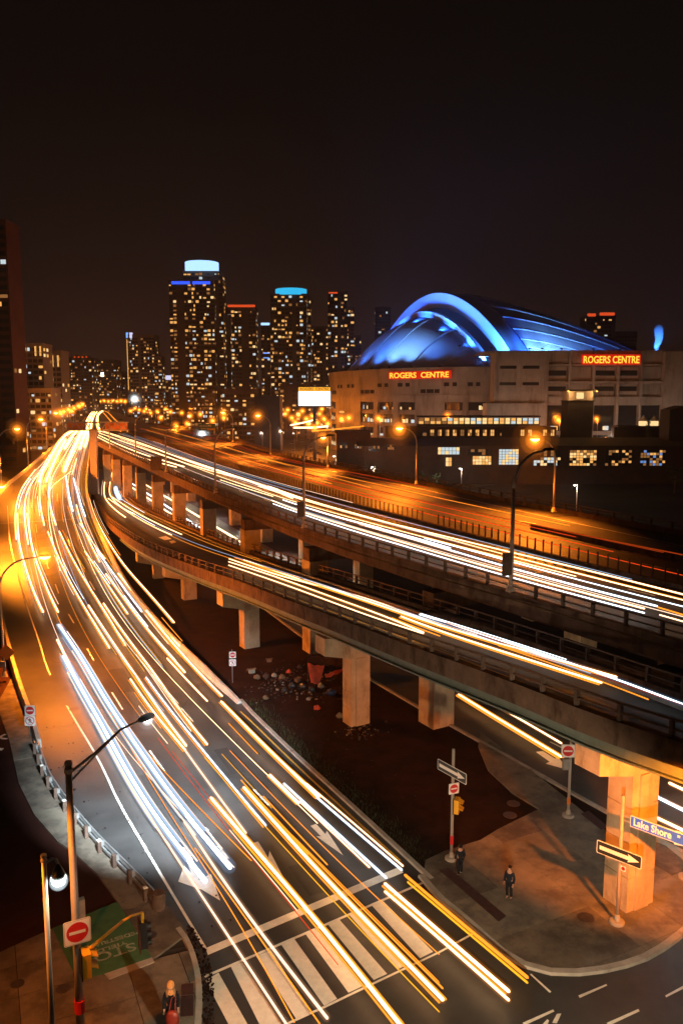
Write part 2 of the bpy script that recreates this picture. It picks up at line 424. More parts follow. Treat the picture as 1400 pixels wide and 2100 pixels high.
# median fence of dark blades on a low kerb
MNpx = [(255, 884), (300, 899), (400, 937), (520, 977), (640, 1012), (746, 1042), (900, 1082), (1067, 1127), (1270, 1178), (1400, 1208)]
MN = resample(extend(cat_rom([P(u, v, ZH) for u, v in MNpx]), 10), 1.05)
mb = MB(); mb.sweep(MN, [(-.3, .004), (.3, .004), (.2, .3), (-.2, .3)])
fence = thing('median_fence', 'low dark fence of upright blades along the middle of the elevated highway', 'fence', (0, 100, ZH))
part('kerb', mb, M['old_concrete'], fence)
me, _ = to_mesh('blade', MB().box((0, 0, 0), (.07, .12, 1.05)), M['rail'])
rest = MB()
for i, p in enumerate(MN):
    if 83.6 < p.y < 86: continue
    sd = side(MN, i); q = p + Vector((0, 0, .82)); rz = math.atan2(sd.y, sd.x) + R(90)
    if p.y < 165 and 24 < p.y: inst('blade', me, fence, q, rz)
    else: rest.box(q, (.07, .12, 1.0), rz)
part('far_blade', rest, M['rail'], fence, kind='stuff')
# bents under the highway
S0 = min(range(len(CN)), key=lambda i: abs(CN[i].y - 62.6))
bent_i = [i for i in range(len(CN)) if (i - S0) % 9 == 0 and 25 < CN[i].y < 250]
for i in bent_i:
    p = CN[i]; sd = side(CN, i); inw = -sd; rz = math.atan2(inw.y, inw.x)
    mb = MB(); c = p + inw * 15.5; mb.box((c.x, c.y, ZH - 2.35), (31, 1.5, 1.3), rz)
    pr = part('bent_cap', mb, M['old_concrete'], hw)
    for o in (.95, 16.5, 29):
        q = p + inw * o
        if o == .95 and p.y < 52: continue
        mb = MB(); mb.box((q.x, q.y, (ZH - 3.0) / 2), (2.0, 2.0, ZH - 3.0), rz)
        for z in (2.2, 4.4, 6.6): mb.box((q.x, q.y, z), (2.03, 2.03, .05), rz)
        part('column', mb, M['pier'], hw)
# painted lines of the highway
def line(root, px, T, w, h, m='white', name='lane_line', step=2.5):
    p = path_of(px, T, h, 5, step); mb = MB(); mb.ribbon(offset(p, -w / 2), offset(p, w / 2)); return part(name, mb, M[m], root)
line(hw, [(432, 1021), (560, 1072), (700, 1123), (900, 1186), (1100, 1244), (1400, 1338)], HWY, .2, .008, 'yellow', 'edge_line')
line(hw, [(500, 925), (672, 964), (853, 1001), (1134, 1063), (1270, 1092), (1400, 1120)], HWY, .15, .008, 'white', 'edge_line')
dash_me = None
for k in range(-3, 14):
    for o in (-4.4, -8.2):
        i = S0 - 30 + k * 5
        if not 2 < i < len(CN) - 3: continue
        a = CN[i] + side(CN, i) * o; b = CN[i + 1] + side(CN, i + 1) * o
        mb = MB(); sd = side(CN, i) * .08; z = Vector((0, 0, .008)); mb.quad(a - sd + z, a + sd + z, b + sd + z, b - sd + z); part('lane_dash', mb, M['white'], hw)
for a, b in (((935, 1068), (967, 1076)), ((1313, 1155), (1373, 1168)), ((1048, 1066), (1098, 1074)), ((1270, 1128), (1330, 1140))):
    p, q = P(*a, ZH + .008), P(*b, ZH + .008); sd = (q - p).normalized().cross(Vector((0, 0, 1))) * .08
    mb = MB(); mb.quad(p - sd, p + sd, q + sd, q - sd); part('lane_dash', mb, M['white'], hw)
# low concrete island between the far lanes
ip = path_of([(1090, 1085), (1200, 1110), (1300, 1132), (1378, 1146)], HWY, 0, 5, 2)
mb = MB(); mb.sweep(ip, [(-.25, .004), (.25, .004), (.2, .5), (-.2, .5)]); part('lane_divider', mb, M['old_concrete'], hw)

# ------------------------------------------------------------------ link bridge in the middle
BNpx = [(203, 1037), (220, 1060), (240, 1080), (300, 1118), (400, 1158), (500, 1192), (605, 1232), (675, 1257), (760, 1289), (857, 1325), (968, 1364), (1071, 1401), (1179, 1443), (1243, 1467), (1339, 1498), (1400, 1517)]
BFpx = [(247, 972), (250, 1000), (268, 1025), (300, 1046), (400, 1090), (470, 1119), (600, 1165), (700, 1197), (800, 1230), (900, 1263), (1000, 1297), (1100, 1332), (1200, 1368), (1300, 1404), (1400, 1440)]
BN = resample(extend(cat_rom([PS(u, v, LINK, .3) - Vector((0, 0, .3)) for u, v in BNpx]), 14), 2.4)
BF = resample(extend(cat_rom([PS(u, v, LINK, .0) for u, v in BFpx]), 14), 2.4)
BN = [PS(204, 962, LINK), PS(192, 1000, LINK)] + BN
BN = resample(cat_rom(BN, 3), 2.4)
l, r = pair(BF, BN, 110)
lk = thing('link_bridge', 'narrow curved link bridge on hammerhead piers, between the ramp and the elevated highway', 'bridge', (0, 70, 0))
up = Vector((0, 0, .03))
mb = sheet(MB(), l, r, LINK, .03); sheet(mb, l, r, LINK, -.25, 6); part('deck', mb, M['highway'], lk)
BNe = [p for p in BN if p.y < 190]; BFe = [p for p in BF if p.y < 235]
edge(lk, BNe, 1, 'fascia', -.75); railing(lk, BNe, 1, .35, 1.1, 2.4, 150)
edge(lk, BFe, -1, 'fascia', -.95); railing(lk, BFe, -1, .35, 1.1, 2.4, 150)
BNg = [p for p in BN if p.y < 130]; BFg = [p for p in BF if p.y < 150]
mb = MB(); mb.sweep(offset(BNg, -.2), [(-.25, -1.58), (.25, -1.58), (.25, -1.48), (.05, -1.48), (.05, -.76), (-.05, -.76), (-.05, -1.48), (-.25, -1.48)]); part('girder', mb, M['girder'], lk)
mb = MB(); mb.sweep(offset(BFg, .4), [(-.2, -1.58), (.2, -1.58), (.2, -.96), (-.2, -.96)]); part('girder', mb, M['girder'], lk)
mb = MB(); mb.sweep(offset([p for p in BN if p.y < 110], -3.5), [(-.2, -1.58), (.2, -1.58), (.2, -.28), (-.2, -.28)]); part('girder', mb, M['girder'], lk)
mb = MB(); mb.sweep(offset(BFe, 1.0), [(-.12, .05), (.12, .05), (.12, .22), (-.12, .22)]); part('kerb', mb, M['kerb'], lk)
line(lk, [(300, 1109), (400, 1152), (500, 1190), (700, 1262), (900, 1334), (1100, 1412), (1400, 1530)], LINK, .18, .04, 'yellow', 'edge_line')
for q in ([(325, 1102), (340, 1099), (352, 1105), (338, 1108)], [(347, 1110), (356, 1108), (362, 1112), (352, 1115)]):
    mb = MB(); mb.poly([PS(u, v, LINK, .04) for u, v in q]); part('arrow_marking', mb, M['white'], lk)
# dark trough of old pipe beside the bridge on its far side
pp = path_of([(880, 1262), (1000, 1290), (1150, 1325), (1300, 1368), (1395, 1398)], [(0, 10.6), (200, 8)], 0, 5, 2)
mb = MB(); mb.tube(pp, .42, 12)
dp = tag(part('drain_pipe', mb, M['old_concrete']), 'long rusty grey pipe running beside the far rail of the link bridge', 'pipe')
for i in range(2, len(pp) - 1, 3):
    mb = MB(); mb.tube([pp[i] - (pp[i + 1] - pp[i]) * .04, pp[i] + (pp[i + 1] - pp[i]) * .04], .47, 12); part('collar', mb, M['rail'], dp)

# hammerhead piers of the link bridge: pixel of the column foot
def pier(foot, w=1.9, reach=3.4, back=6.2, base=.0, pipe=False, grooves=True):
    f = P(*foot, base)
    i = min(range(len(BN)), key=lambda k: (BN[k] - f).xy.length)
    sd = side(BN, i); rz = math.atan2(sd.y, sd.x); X = sd; Y = Vector((-sd.y, sd.x, 0)); Z = Vector((0, 0, 1))
    top = lin(f.y, LINK) - 1.72
    # cap: profile in the plane across the bridge, tapering to its outer end
    prof = [(-back, top), (reach, top), (reach, top - 1.35), (w * .5, top - 1.9), (-back, top - 1.9)]
    mb = MB(); mb.prism([f * 1 + X * a - Z * f.z + Z * z - Y * .8 for a, z in prof], Y * 1.6)
    part('pier_cap', mb, M['pier'], lk)
    mb = MB(); h = top - 1.9
    hw2 = w / 2
    def ring(z, a, b): return [f + X * (sx * a) + Y * (sy * b) + Z * (z - f.z) for sx, sy in ((-1, -1), (1, -1), (1, 1), (-1, 1))]
    cuts = [base] + [base + h * k / 4 for k in (1, 2, 3)] + [top - 1.9]
    for a, b in zip(cuts, cuts[1:]):      # pours separated by recessed joints
        ra, rb = ring(a + .02, hw2, hw2 * .8), ring(b - .03, hw2, hw2 * .8)
        mb.add(ra + rb, [(0, 3, 2, 1), (4, 5, 6, 7)] + [(k, (k + 1) % 4, 4 + (k + 1) % 4, 4 + k) for k in range(4)])
    mb.add(ring(base, hw2 - .05, hw2 * .8 - .05) + ring(top - 1.9, hw2 - .05, hw2 * .8 - .05), [(k, (k + 1) % 4, 4 + (k + 1) % 4, 4 + k) for k in range(4)])
    # a raised strip up the middle of each broad face
    for sy in (-1, 1):
        c = f + Y * (sy * (hw2 * .8 + .05)) + Z * ((h + base) / 2 - f.z); mb.box(c, (w * .5, .12, h - base - .1), rz)
    part('pier_column', mb, M['pier'], lk)
    for k in (reach - .7, -1.2):
        mb = MB(); c = f + X * k + Z * (top + .06 - f.z); mb.box(c, (.7, .7, .12), rz); part('bearing', mb, M['iron'], lk)
    return f, X, Y, top
pA = pier((1286, 1846), 1.9, 3.3, 6, .13)
pB = pier((730, 1482), 1.7, 3.2, 5)
pier((512, 1326), 1.7, 3.2, 5); pier((388, 1228), 1.7, 3.2, 5); pier((325, 1185), 1.5, 3.0, 4)
# rain pipes on two piers
f, X, Y, top = pA
def rain(f, X, Y, top, a, b, hang, name='rain_pipe'):
    Z = Vector((0, 0, 1)); z0 = f.z
    q = f + X * a - Y * b
    mb = MB(); mb.tube([q + Z * .5, q + Z * (top - 2.3 - z0)], .13, 10); mb.tube([q + Z * (top - 2.3 - z0), q + X * hang + Z * (top - .5 - z0), q + X * hang + Z * (top + .9 - z0)], .13, 10)
    mb.tube([q + Z * .5, q - Y * .25 + Z * .12], .13, 10)
    o = part(name, mb, M['pipe'], lk, smooth=True)
    for z in [1.0 + k * 1.6 for k in range(4)]:
        if z < top - 3: 
            mb = MB(); mb.tube([q + Z * (z - .06), q + Z * (z + .06)], .17, 10); part('pipe_collar', mb, M['rail'], o)
rain(f, X, Y, top, -1.4, 1.0, -1.0)
f, X, Y, top = pB
rain(f, X, Y, top, -.35, .95, 2.2)

# ------------------------------------------------------------------ ground-level streets
EN = offset(CN, -1.8); EN = [Vector((p.x, p.y, .008)) for p in EN]
EF = [Vector((p.x, p.y, .008)) for p in offset(CN, -15.2)]
mb = MB(); mb.ribbon(EN, EF); struct(part('lower_street', mb, M['highway']))
for o in (-6.2, -10.6):
    p = [Vector((q.x, q.y, .014)) for q in offset(CN, o)]
    mb = MB()
    for i in range(0, len(p) - 2, 4): mb.ribbon(offset(p[i:i + 2], -.08), offset(p[i:i + 2], .08))
    struct(part('lower_lane_line', mb, M['white']))
mb = MB(); mb.sweep([Vector((p.x, p.y, 0)) for p in offset(CN, -1.6)], [(-.15, 0), (.15, 0), (.15, .14), (-.15, .14)]); struct(part('lower_kerb', mb, M['kerb']))
mb = MB(); mb.poly([Vector((-40, 8, .012)), Vector((90, 8, .012)), Vector((90, 33, .012)), Vector((20, 40.5, .012)), Vector((5.5, 40.5, .012)), Vector((-5.6, 36, .012)), Vector((-40, 26, .012))])
cross = struct(part('cross_street', mb, M['asphalt']))
mb = MB()
AR0 = [p for p in AR if p.y < 175]
mb.poly([Vector((p.x, p.y, .004)) for p in AR0] + [Vector((34, 39.7, .004)), Vector((34, 90, .004)), Vector((5, 175, .004))])
dirt = struct(part('dirt_ground', mb, M['dirt']))

# retaining walls and barriers of the ramp
jersey = [(-.02, 0), (.42, 0), (.42, .3), (.30, .42), (.27, .95), (.07, .95), (.04, .42), (-.02, .3)]
iend = min(range(len(AR)), key=lambda i: (AR[i] - PS(490, 1437, RAMP)).length)
br = AR[:iend + 1]
bar_r = thing('concrete_barrier', 'long pale concrete barrier along the right edge of the curved ramp', 'barrier', br[len(br) // 2])
n = 6
SEG = 6
for i in range(0, len(br) - 1, SEG):
    sgm = br[i:i + SEG + 1]
    if len(sgm) < 2: continue
    if sgm[0].y > 215: continue
    s2 = [p.copy() for p in sgm]; s2[-1] = s2[-1].lerp(s2[-2], .02)
    last = i + SEG >= len(br) - 1
    mb = MB()
    if not last: mb.sweep(s2, jersey)
    else:
        m = len(jersey); vs = []
        for k, p in enumerate(s2):
            sd = side(s2, k); t = 1 - .72 * k / (len(s2) - 1); vs += [p + sd * (-a) * -1 + Vector((0, 0, b * t)) for a, b in jersey]
        mb.add(vs, [(k * m + j, k * m + (j + 1) % m, (k + 1) * m + (j + 1) % m, (k + 1) * m + j) for k in range(len(s2) - 1) for j in range(m)] + [tuple(range(m))[::-1], tuple((len(s2) - 1) * m + j for j in range(m))])
    part('barrier_segment', mb, M['concrete'], bar_r)
far_br = [p for p in br if p.y > 208]
mb = MB(); mb.sweep(far_br, jersey); part('far_barrier', mb, M['concrete'], bar_r)
mb = MB()
w = offset(br, .2); mb.ribbon([Vector((p.x, p.y, p.z)) for p in w], [Vector((p.x, p.y, -.05)) for p in w])
mb2 = MB(); m = []
vs = []
for i, p in enumerate(br):
    sd = side(br, i); vs += [p + sd * -.05 - Vector((0, 0, .05)), p + sd * .40 - Vector((0, 0, .002)), Vector((p.x, p.y, -.1)) + sd * .40, Vector((p.x, p.y, -.1)) - sd * .05]
mb2.add(vs, [(i * 4 + k, i * 4 + (k + 1) % 4, i * 4 + 4 + (k + 1) % 4, i * 4 + 4 + k) for i in range(len(br) - 1) for k in range(4)])
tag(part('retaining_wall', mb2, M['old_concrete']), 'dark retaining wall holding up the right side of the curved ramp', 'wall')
lend = min(range(len(AL)), key=lambda i: (AL[i] - PS(76, 1540, RAMP)).length)
bl = AL[:lend + 1]
bar_l = thing('parapet', 'yellow-lit concrete parapet along the left edge of the curved ramp', 'barrier', bl[-10])
for i in range(0, len(bl) - 1, 8):
    s2 = [p.copy() for p in bl[i:i + 9]]
    if len(s2) < 2: continue
    s2[-1] = s2[-1].lerp(s2[-2], .012)
    mb = MB(); mb.sweep(s2, [(.0, 0), (-.45, 0), (-.42, .8), (-.1, .8)]); part('parapet_segment', mb, M['concrete'], bar_l)
vs = []
for i, p in enumerate(bl):
    sd = side(bl, i); vs += [p - sd * .0 - Vector((0, 0, .02)), p - sd * .5 - Vector((0, 0, .002)), Vector((p.x, p.y, -.1)) - sd * .5, Vector((p.x, p.y, -.1))]
mb = MB(); mb.add(vs, [(i * 4 + k, i * 4 + (k + 1) % 4, i * 4 + 4 + (k + 1) % 4, i * 4 + 4 + k) for i in range(len(bl) - 1) for k in range(4)] + [tuple((len(bl) - 1) * 4 + k for k in range(4))])
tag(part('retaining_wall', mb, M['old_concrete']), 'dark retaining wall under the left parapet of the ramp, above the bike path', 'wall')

# kerbs at street level
kp = [PS(u, v, RAMP) for u, v in [(490, 1437), (520, 1470), (600, 1548), (700, 1640), (800, 1733), (850, 1780), (880, 1808)]]
kp = resample(cat_rom(kp), 3)
kerb_r = struct(part('kerb', MB().sweep(kp, [(.0, 0), (-.3, 0), (-.3, .14), (-.03, .14)]), M['kerb']))
ARdir = (kp[-1] - kp[-3]).normalized()

# paving cut into slabs
def clip(poly, a, b, c):               # keep points with a x + b y <= c
    out = []
    for i in range(len(poly)):
        p, q = poly[i], poly[(i + 1) % len(poly)]
        fp, fq = a * p[0] + b * p[1] - c, a * q[0] + b * q[1] - c
        if fp <= 0: out.append(p)
        if (fp < 0 < fq) or (fq < 0 < fp):
            t = fp / (fp - fq); out.append((p[0] + (q[0] - p[0]) * t, p[1] + (q[1] - p[1]) * t))
    return out
def slabs(root, poly, ang, w, d, z0, z1, mats, gap=.03, name='paving_slab', jit=.004):
    ca, sa = math.cos(ang), math.sin(ang)
    us = [p[0] * ca + p[1] * sa for p in poly]; vv = [-p[0] * sa + p[1] * ca for p in poly]
    u = min(us)
    while u < max(us):
        v = min(vv)
        while v < max(vv):
            q = poly
            for a, b, c in ((ca, sa, u + w - gap / 2), (-ca, -sa, -(u + gap / 2)), (-sa, ca, v + d - gap / 2), (sa, -ca, -(v + gap / 2))):
                q = clip(q, a, b, c)
                if len(q) < 3: break
            if len(q) >= 3:
                ar = abs(sum(q[i][0] * q[(i + 1) % len(q)][1] - q[(i + 1) % len(q)][0] * q[i][1] for i in range(len(q)))) / 2
                if ar > .05:
                    zz = z1 + random.uniform(-jit, jit); mb = MB()
                    mb.prism([(x, y, z0) for x, y in q], (0, 0, zz - z0)); part(name, mb, M[random.choice(mats)], root)
            v += d
        u += w
ISpx_front = [(868, 1792), (905, 1835), (960, 1880), (1010, 1925), (1050, 1958), (1095, 1978), (1145, 1987), (1200, 1985), (1260, 1975), (1320, 1955), (1375, 1920), (1420, 1880), (1440, 1840), (1425, 1790), (1390, 1755), (1340, 1722), (1243, 1704)]
front = resample(cat_rom([P(u, v, .14) for u, v in ISpx_front]), 1.2)
inner_px = [(1180, 1652), (1125, 1608), (1040, 1543), (985, 1500), (980, 1530), (1000, 1578), (1050, 1625), (1105, 1658), (1020, 1700), (985, 1722), (910, 1745), (872, 1763)]
isl = [(p.x, p.y) for p in front] + [tuple(P(u, v, .14).xy) for u, v in inner_px]
island = struct(link(bpy.data.objects.new('corner_island', None), None, (8, 40, 0)))
mb = MB(); mb.poly([(x, y, .10) for x, y in isl]); part('joint_bed', mb, M['dirt'], island)
slabs(island, isl, math.atan2(ARdir.y, ARdir.x), 3.4, 3.0, .02, .135, ['paving', 'paving', 'paving', 'paving_dark'], .022)
mb = MB(); mb.sweep([p - Vector((0, 0, .14)) for p in front], [(-.02, 0), (.34, 0), (.30, .15), (-.02, .15)] if side(front, 3).dot(front[3] - Vector((8, 40, 0))) > 0 else [(.02, 0), (-.34, 0), (-.30, .15), (.02, .15)])
part('kerb', mb, M['kerb'], island)
for q in ([(900, 1785), (920, 1780), (1037, 1878), (1022, 1890)], [(1190, 1669), (1206, 1663), (1245, 1695), (1232, 1703)]):
    mb = MB(); mb.prism([P(u, v, .136) for u, v in q], (0, 0, .018)); part('tactile_plate', mb, M['tactile'], island)
for (u, v) in ((1200, 1882), (1045, 1672), (1052, 1648)):
    c = P(u, v, .12); mb = MB(); mb.lathe(c, [(.42, 0), (.42, .028), (.36, .03), (.34, .024)], 20); part('manhole_cover', mb, M['iron'], island)

# ------------------------------------------------------------------ left side: bike path, verge, sidewalk
mb = MB(); mb.poly([(-60, 22, .006), (-5.5, 22, .006), (-5.5, 31, .006), (-12, 40, .006), (-19.5, 52, .006), (-27, 72, .006), (-60, 120, .006)])
struct(part('bike_path', mb, M['path']))
VBpx = [(-6, 1445), (20, 1520), (39, 1607), (71, 1671), (118, 1725), (154, 1750), (200, 1793), (241, 1849), (262, 1880), (314, 1967)]
vb = [P(u, v, .1) for u, v in VBpx]
ALg = [p for p in AL if p.y < 57]
verge_poly = [(p.x, p.y) for p in ALg if p.y > 34.6] 
vtop = [(p.x - .55, p.y) for p in AL if 57 <= p.y < 72][::1]
vp = [(p.x, p.y) for p in vb]
vpoly = vp + [tuple(P(u, v, .1).xy) for u, v in ((356, 1960), (396, 1945))][::1]
edgeL = [(p.x, p.y) for p in offset(AL, -.05) if 35.2 < p.y < 74]
verge = struct(link(bpy.data.objects.new('verge', None), None, (-18, 48, 0)))
vv = vp + edgeL[::-1]
slabs(verge, vv, R(118), 4.2, 30, .0, .12, ['paving_dark', 'paving', 'paving_dark'], .03, 'verge_slab')
swpx = [(60, 1925), (113, 1902), (180, 2000), (221, 1999), (314, 1967), (384, 1945), (402, 1975), (411, 2020), (409, 2130), (405, 2260), (150, 2300), (-80, 2200), (-80, 1990)]
sw = [tuple(P(u, v, .12).xy) for u, v in swpx]
walk = struct(link(bpy.data.objects.new('sidewalk', None), None, (-9, 31, 0)))
mb = MB(); mb.poly([(x, y, .06) for x, y in sw]); part('joint_bed', mb, M['dirt'], walk)
slabs(walk, sw, R(24), 2.3, 2.1, .01, .12, ['paving', 'paving', 'paving_dark'], .03)
kl = resample(cat_rom([PS(u, v, RAMP) for u, v in [(372, 1905), (390, 1930), (404, 1965), (414, 2010), (416, 2060), (413, 2110), (408, 2200), (404, 2300)]]), .9)
part('kerb', MB().sweep(kl, [(0, 0), (.30, 0), (.28, .15), (.04, .15)]), M['kerb'], walk)
gp = [(108, 1905), (241, 1850), (262, 1882), (312, 1964), (215, 1998), (160, 2014)]
mb = MB(); mb.prism([P(u, v, .10) for u, v in gp], (0, 0, .032)); gpad = part('green_bike_pad', mb, M['green']); struct(gpad)
a, b = P(312, 1964, .13), P(160, 2014, .13); d = (a - b).normalized(); ang = math.atan2(d.y, d.x)
for body, u, v, s, sx in (('STOP', 226, 1956, .95, 1.25), ('YIELD', 231, 1942, .42, 1.5), ('PEDESTRIANS', 231, 1928, .42, 1.2)):
    text('lettering', body, s * .88, M['worn'], gpad, P(u - 2, v, .137), (0, 0, ang + math.pi), .003, .008, sx=sx)
mb = MB(); mb.prism([P(u, v, .10) for u, v in [(312, 1965), (317, 1975), (225, 2010), (215, 1999)]], (0, 0, .05)); part('threshold_strip', mb, M['kerb'], walk)
for q in ([(372, 2020), (397, 2018), (397, 2040), (372, 2042)], [(372, 2044), (397, 2042), (397, 2084), (370, 2086)]):
    mb = MB(); mb.prism([P(u, v, .10) for u, v in q], (0, 0, .04)); part('tactile_plate', mb, M['tactile'], walk)
for (u, v) in ((130, 2028), (36, 2018), (310, 1918)):
    c = P(u, v, .105); mb = MB(); mb.lathe(c, [(.3, 0), (.3, .03), (.26, .033), (.24, .027)], 18); part('manhole_cover', mb, M['iron'], walk)
# path bike symbol at the left edge of the frame
c = P(3, 1528, .012)
mb = MB(); mb.lathe(c + Vector((-.2, 1.6, 0)), [(.55, 0), (.55, .004), (.38, .004), (.38, 0)], 18); mb.prism([c + Vector(v) for v in ((-.9, -.3, 0), (.45, -.55, 0), (.45, -1.0, 0), (.1, -.8, 0), (-.8, -.7, 0))], (0, 0, .004))
struct(part('bike_symbol', mb, M['white']))

# ------------------------------------------------------------------ painted markings on the ramp and crossing
def mark(px, name='lane_dash', m='white', T=RAMP, h=.024, parent=ramp_road):
    mb = MB(); mb.poly([PS(u, v, T, h) for u, v in px]); return part(name, mb, M[m], parent)
def dash(a, b, w=.14, **k):
    p, q = PS(*a, RAMP, .024), PS(*b, RAMP, .024); sd = (q - p).normalized().cross(Vector((0, 0, 1))) * w / 2
    mb = MB(); mb.quad(p - sd, p + sd, q + sd, q - sd); return part('lane_dash', mb, M[k.get('m', 'white')], ramp_road)
line(ramp_road, [(16, 1037), (21, 1108), (36, 1173), (54, 1237), (82, 1319), (100, 1376), (143, 1457), (200, 1553), (243, 1643), (286, 1718), (364, 1850), (424, 1949)], RAMP, .14, .024, 'white', 'edge_line')
line(ramp_road, [(195, 1062), (225, 1140), (275, 1230), (345, 1318), (440, 1412), (500, 1465), (600, 1562), (700, 1655), (820, 1765)], RAMP, .14, .024, 'yellow', 'edge_line')
for a, b in (((114, 1198), (121, 1217)), ((141, 1259), (152, 1278)), ((179, 1330), (193, 1355)), ((230, 1420), (252, 1455)), ((307, 1539), (338, 1582)), ((421, 1698), (468, 1761)),
             ((159, 1144), (166, 1159)), ((184, 1192), (195, 1210)), ((228, 1262), (243, 1285)), ((285, 1345), (305, 1373)), ((372, 1452), (396, 1480)), ((520, 1618), (552, 1652)),
             ((118, 1012), (118, 1028)), ((74, 1075), (76, 1092)), ((140, 1106), (144, 1120)), ((95, 1150), (100, 1166))):
    dash(a, b)
j = [PS(u, v, RAMP, .024) for u, v in ((-10, 1074), (60, 1070), (130, 1066), (190, 1060))]
mb = MB(); mb.ribbon(offset(j, -.3), offset(j, .3)); part('expansion_joint', mb, M['steel'], ramp_road)
j = [PS(u, v, RAMP, .024) for u, v in ((74, 1500), (110, 1492), (160, 1486), (215, 1476))]
mb = MB(); mb.ribbon(offset(j, -.05), offset(j, .05)); part('pavement_joint', mb, M['iron'], ramp_road)
def crop(ox, oy, s, pts): return [(ox + x / s, oy + y / s) for x, y in pts]
K4 = (400, 1600, 2.8)
mark(crop(*K4, [(60, 965), (1165, 500), (1195, 530), (75, 1003)]), 'stop_line')
mark(crop(*K4, [(52, 1122), (1340, 568), (1352, 576), (60, 1134)]), 'crosswalk_line')
mark(crop(*K4, [(500, 1404), (740, 1296), (970, 1185), (1400, 982), (1674, 830), (1680, 840), (1400, 994), (975, 1197), (745, 1308), (506, 1416)]), 'crosswalk_line', h=.03)
for q in ([(60, 1150), (135, 1105), (315, 1425), (205, 1425)], [(205, 1070), (270, 1045), (500, 1405), (395, 1452)], [(350, 1010), (435, 975), (660, 1335), (580, 1370)], [(495, 945), (570, 912), (815, 1255), (740, 1295)],
          [(635, 885), (700, 850), (962, 1182), (880, 1220)], [(760, 825), (825, 797), (1102, 1112), (1025, 1147)], [(885, 775), (950, 743), (1235, 1050), (1160, 1088)], [(1010, 715), (1075, 690), (1365, 985), (1290, 1022)]):
    mark(crop(*K4, q), 'crosswalk_stripe', h=.027)
mark(crop(0, 1350, 2.8, [(1212, 1238), (1098, 1292), (1266, 1392)]), 'arrow_marking'); mark(crop(0, 1350, 2.8, [(1057, 1193), (1024, 1282), (1152, 1328), (1140, 1270)]), 'arrow_marking', h=.028)
mark(crop(0, 1350, 2.8, [(1040, 1090), (1075, 1080), (1150, 1262), (1118, 1276)]), 'arrow_marking', h=.032)
mark(crop(*K4, [(332, 360), (362, 352), (420, 445), (428, 405), (508, 560), (375, 440), (388, 438)]), 'arrow_marking')
mark(crop(*K4, [(662, 262), (694, 250), (748, 310), (756, 290), (850, 432), (695, 322), (722, 322)]), 'arrow_marking')
K5 = (850, 1750, 2.545)
for q in ([(600, 632), (608, 628), (712, 722), (703, 728)], [(852, 742), (998, 682), (1003, 690), (860, 755)], [(1305, 742), (1400, 690), (1400, 706), (1310, 752)], [(1000, 885), (1165, 812), (1172, 824), (1010, 900)], [(560, 885), (720, 815), (728, 825), (575, 897)], [(370, 450), (378, 446), (490, 535), (482, 542)],
          [(662, 895), (690, 866), (700, 872), (690, 900)], [(716, 885), (740, 838), (764, 836), (740, 888)]):
    mark(crop(*K5, q), 'guide_line', parent=cross, T=FLAT)
for (u, v, r) in ((153, 1454, .42), (412, 1404, .4)):
    c = PS(u, v, RAMP, .018); mb = MB(); mb.lathe(c, [(r, 0), (r, .012), (r * .86, .014), (r * .84, .006), (r * .2, .006)], 20); part('manhole_cover', mb, M['iron'], ramp_road)
# litter and grit swept to the gutter
mb = MB(); rg = random.Random(3)
for _ in range(900):
    t = rg.random(); i = int(t * (len(AL) - 2)); p = AL[i]
    if p.y > 62: continue
    q = p - side(AL, i) * (abs(rg.gauss(0, 1.6)) + .1); s = rg.uniform(.015, .07) if rg.random() < .9 else rg.uniform(.07, .14)
    mb.box((q.x, q.y, .02 + s * .3), (s, s * rg.uniform(.5, 1.5), s * .7), rg.random() * 3)
for _ in range(500):
    t = rg.random(); i = rg.randrange(len(kl) - 1); q = kl[i].lerp(kl[i + 1], t) + side(kl, i) * -rg.uniform(-.05, .5); s = rg.uniform(.02, .09)
    mb.box((q.x, q.y, .03 + s * .3), (s, s, s * .7), rg.random() * 3)
part('gutter_grit', mb, M['dirt'], kind='stuff')

# cracks and repair patches in the asphalt
rg = random.Random(17)
for k in range(26):
    i = rg.randrange(30, len(AR) - 4); j = min(len(AL) - 1, int(i * len(AL) / len(AR))); t = rg.uniform(.12, .95); p = AL[j].lerp(AR[i], t)
    if not 34 < p.y < 95: continue
    a = rg.random() * 6.28; pts = [p.copy()]
    for _ in range(rg.randrange(4, 9)): a += rg.uniform(-.7, .7); pts.append(pts[-1] + Vector((math.cos(a), math.sin(a), 0)) * rg.uniform(.3, .8))
    pts = [Vector((q.x, q.y, lin(q.y, RAMP) + .021)) for q in pts]; mb = MB(); w_ = rg.uniform(.012, .03); mb.ribbon(offset(pts, -w_), offset(pts, w_)); part('crack', mb, M['tyre'], ramp_road)
for (u, v, a, b) in ((250, 1395, 1.4, 3.2), (560, 1680, 1.3, 2.6), (330, 1640, 1.1, 4.0), (640, 1800, 1.6, 1.5), (180, 1250, 1.5, 3.5), (470, 1560, 1.0, 2.2)):
    c = PS(u, v, RAMP, 0); d = Vector((.42, -.9, 0)).normalized(); n_ = Vector((d.y, -d.x, 0)); mb = MB()
    q = [c + d * b + n_ * a * .5, c + d * b - n_ * a * .5, c - d * b - n_ * a * .5, c - d * b + n_ * a * .5]; mb.poly([Vector((x.x, x.y, lin(x.y, RAMP) + .0205)) for x in q]); part('asphalt_patch', mb, M['patch'], ramp_road)
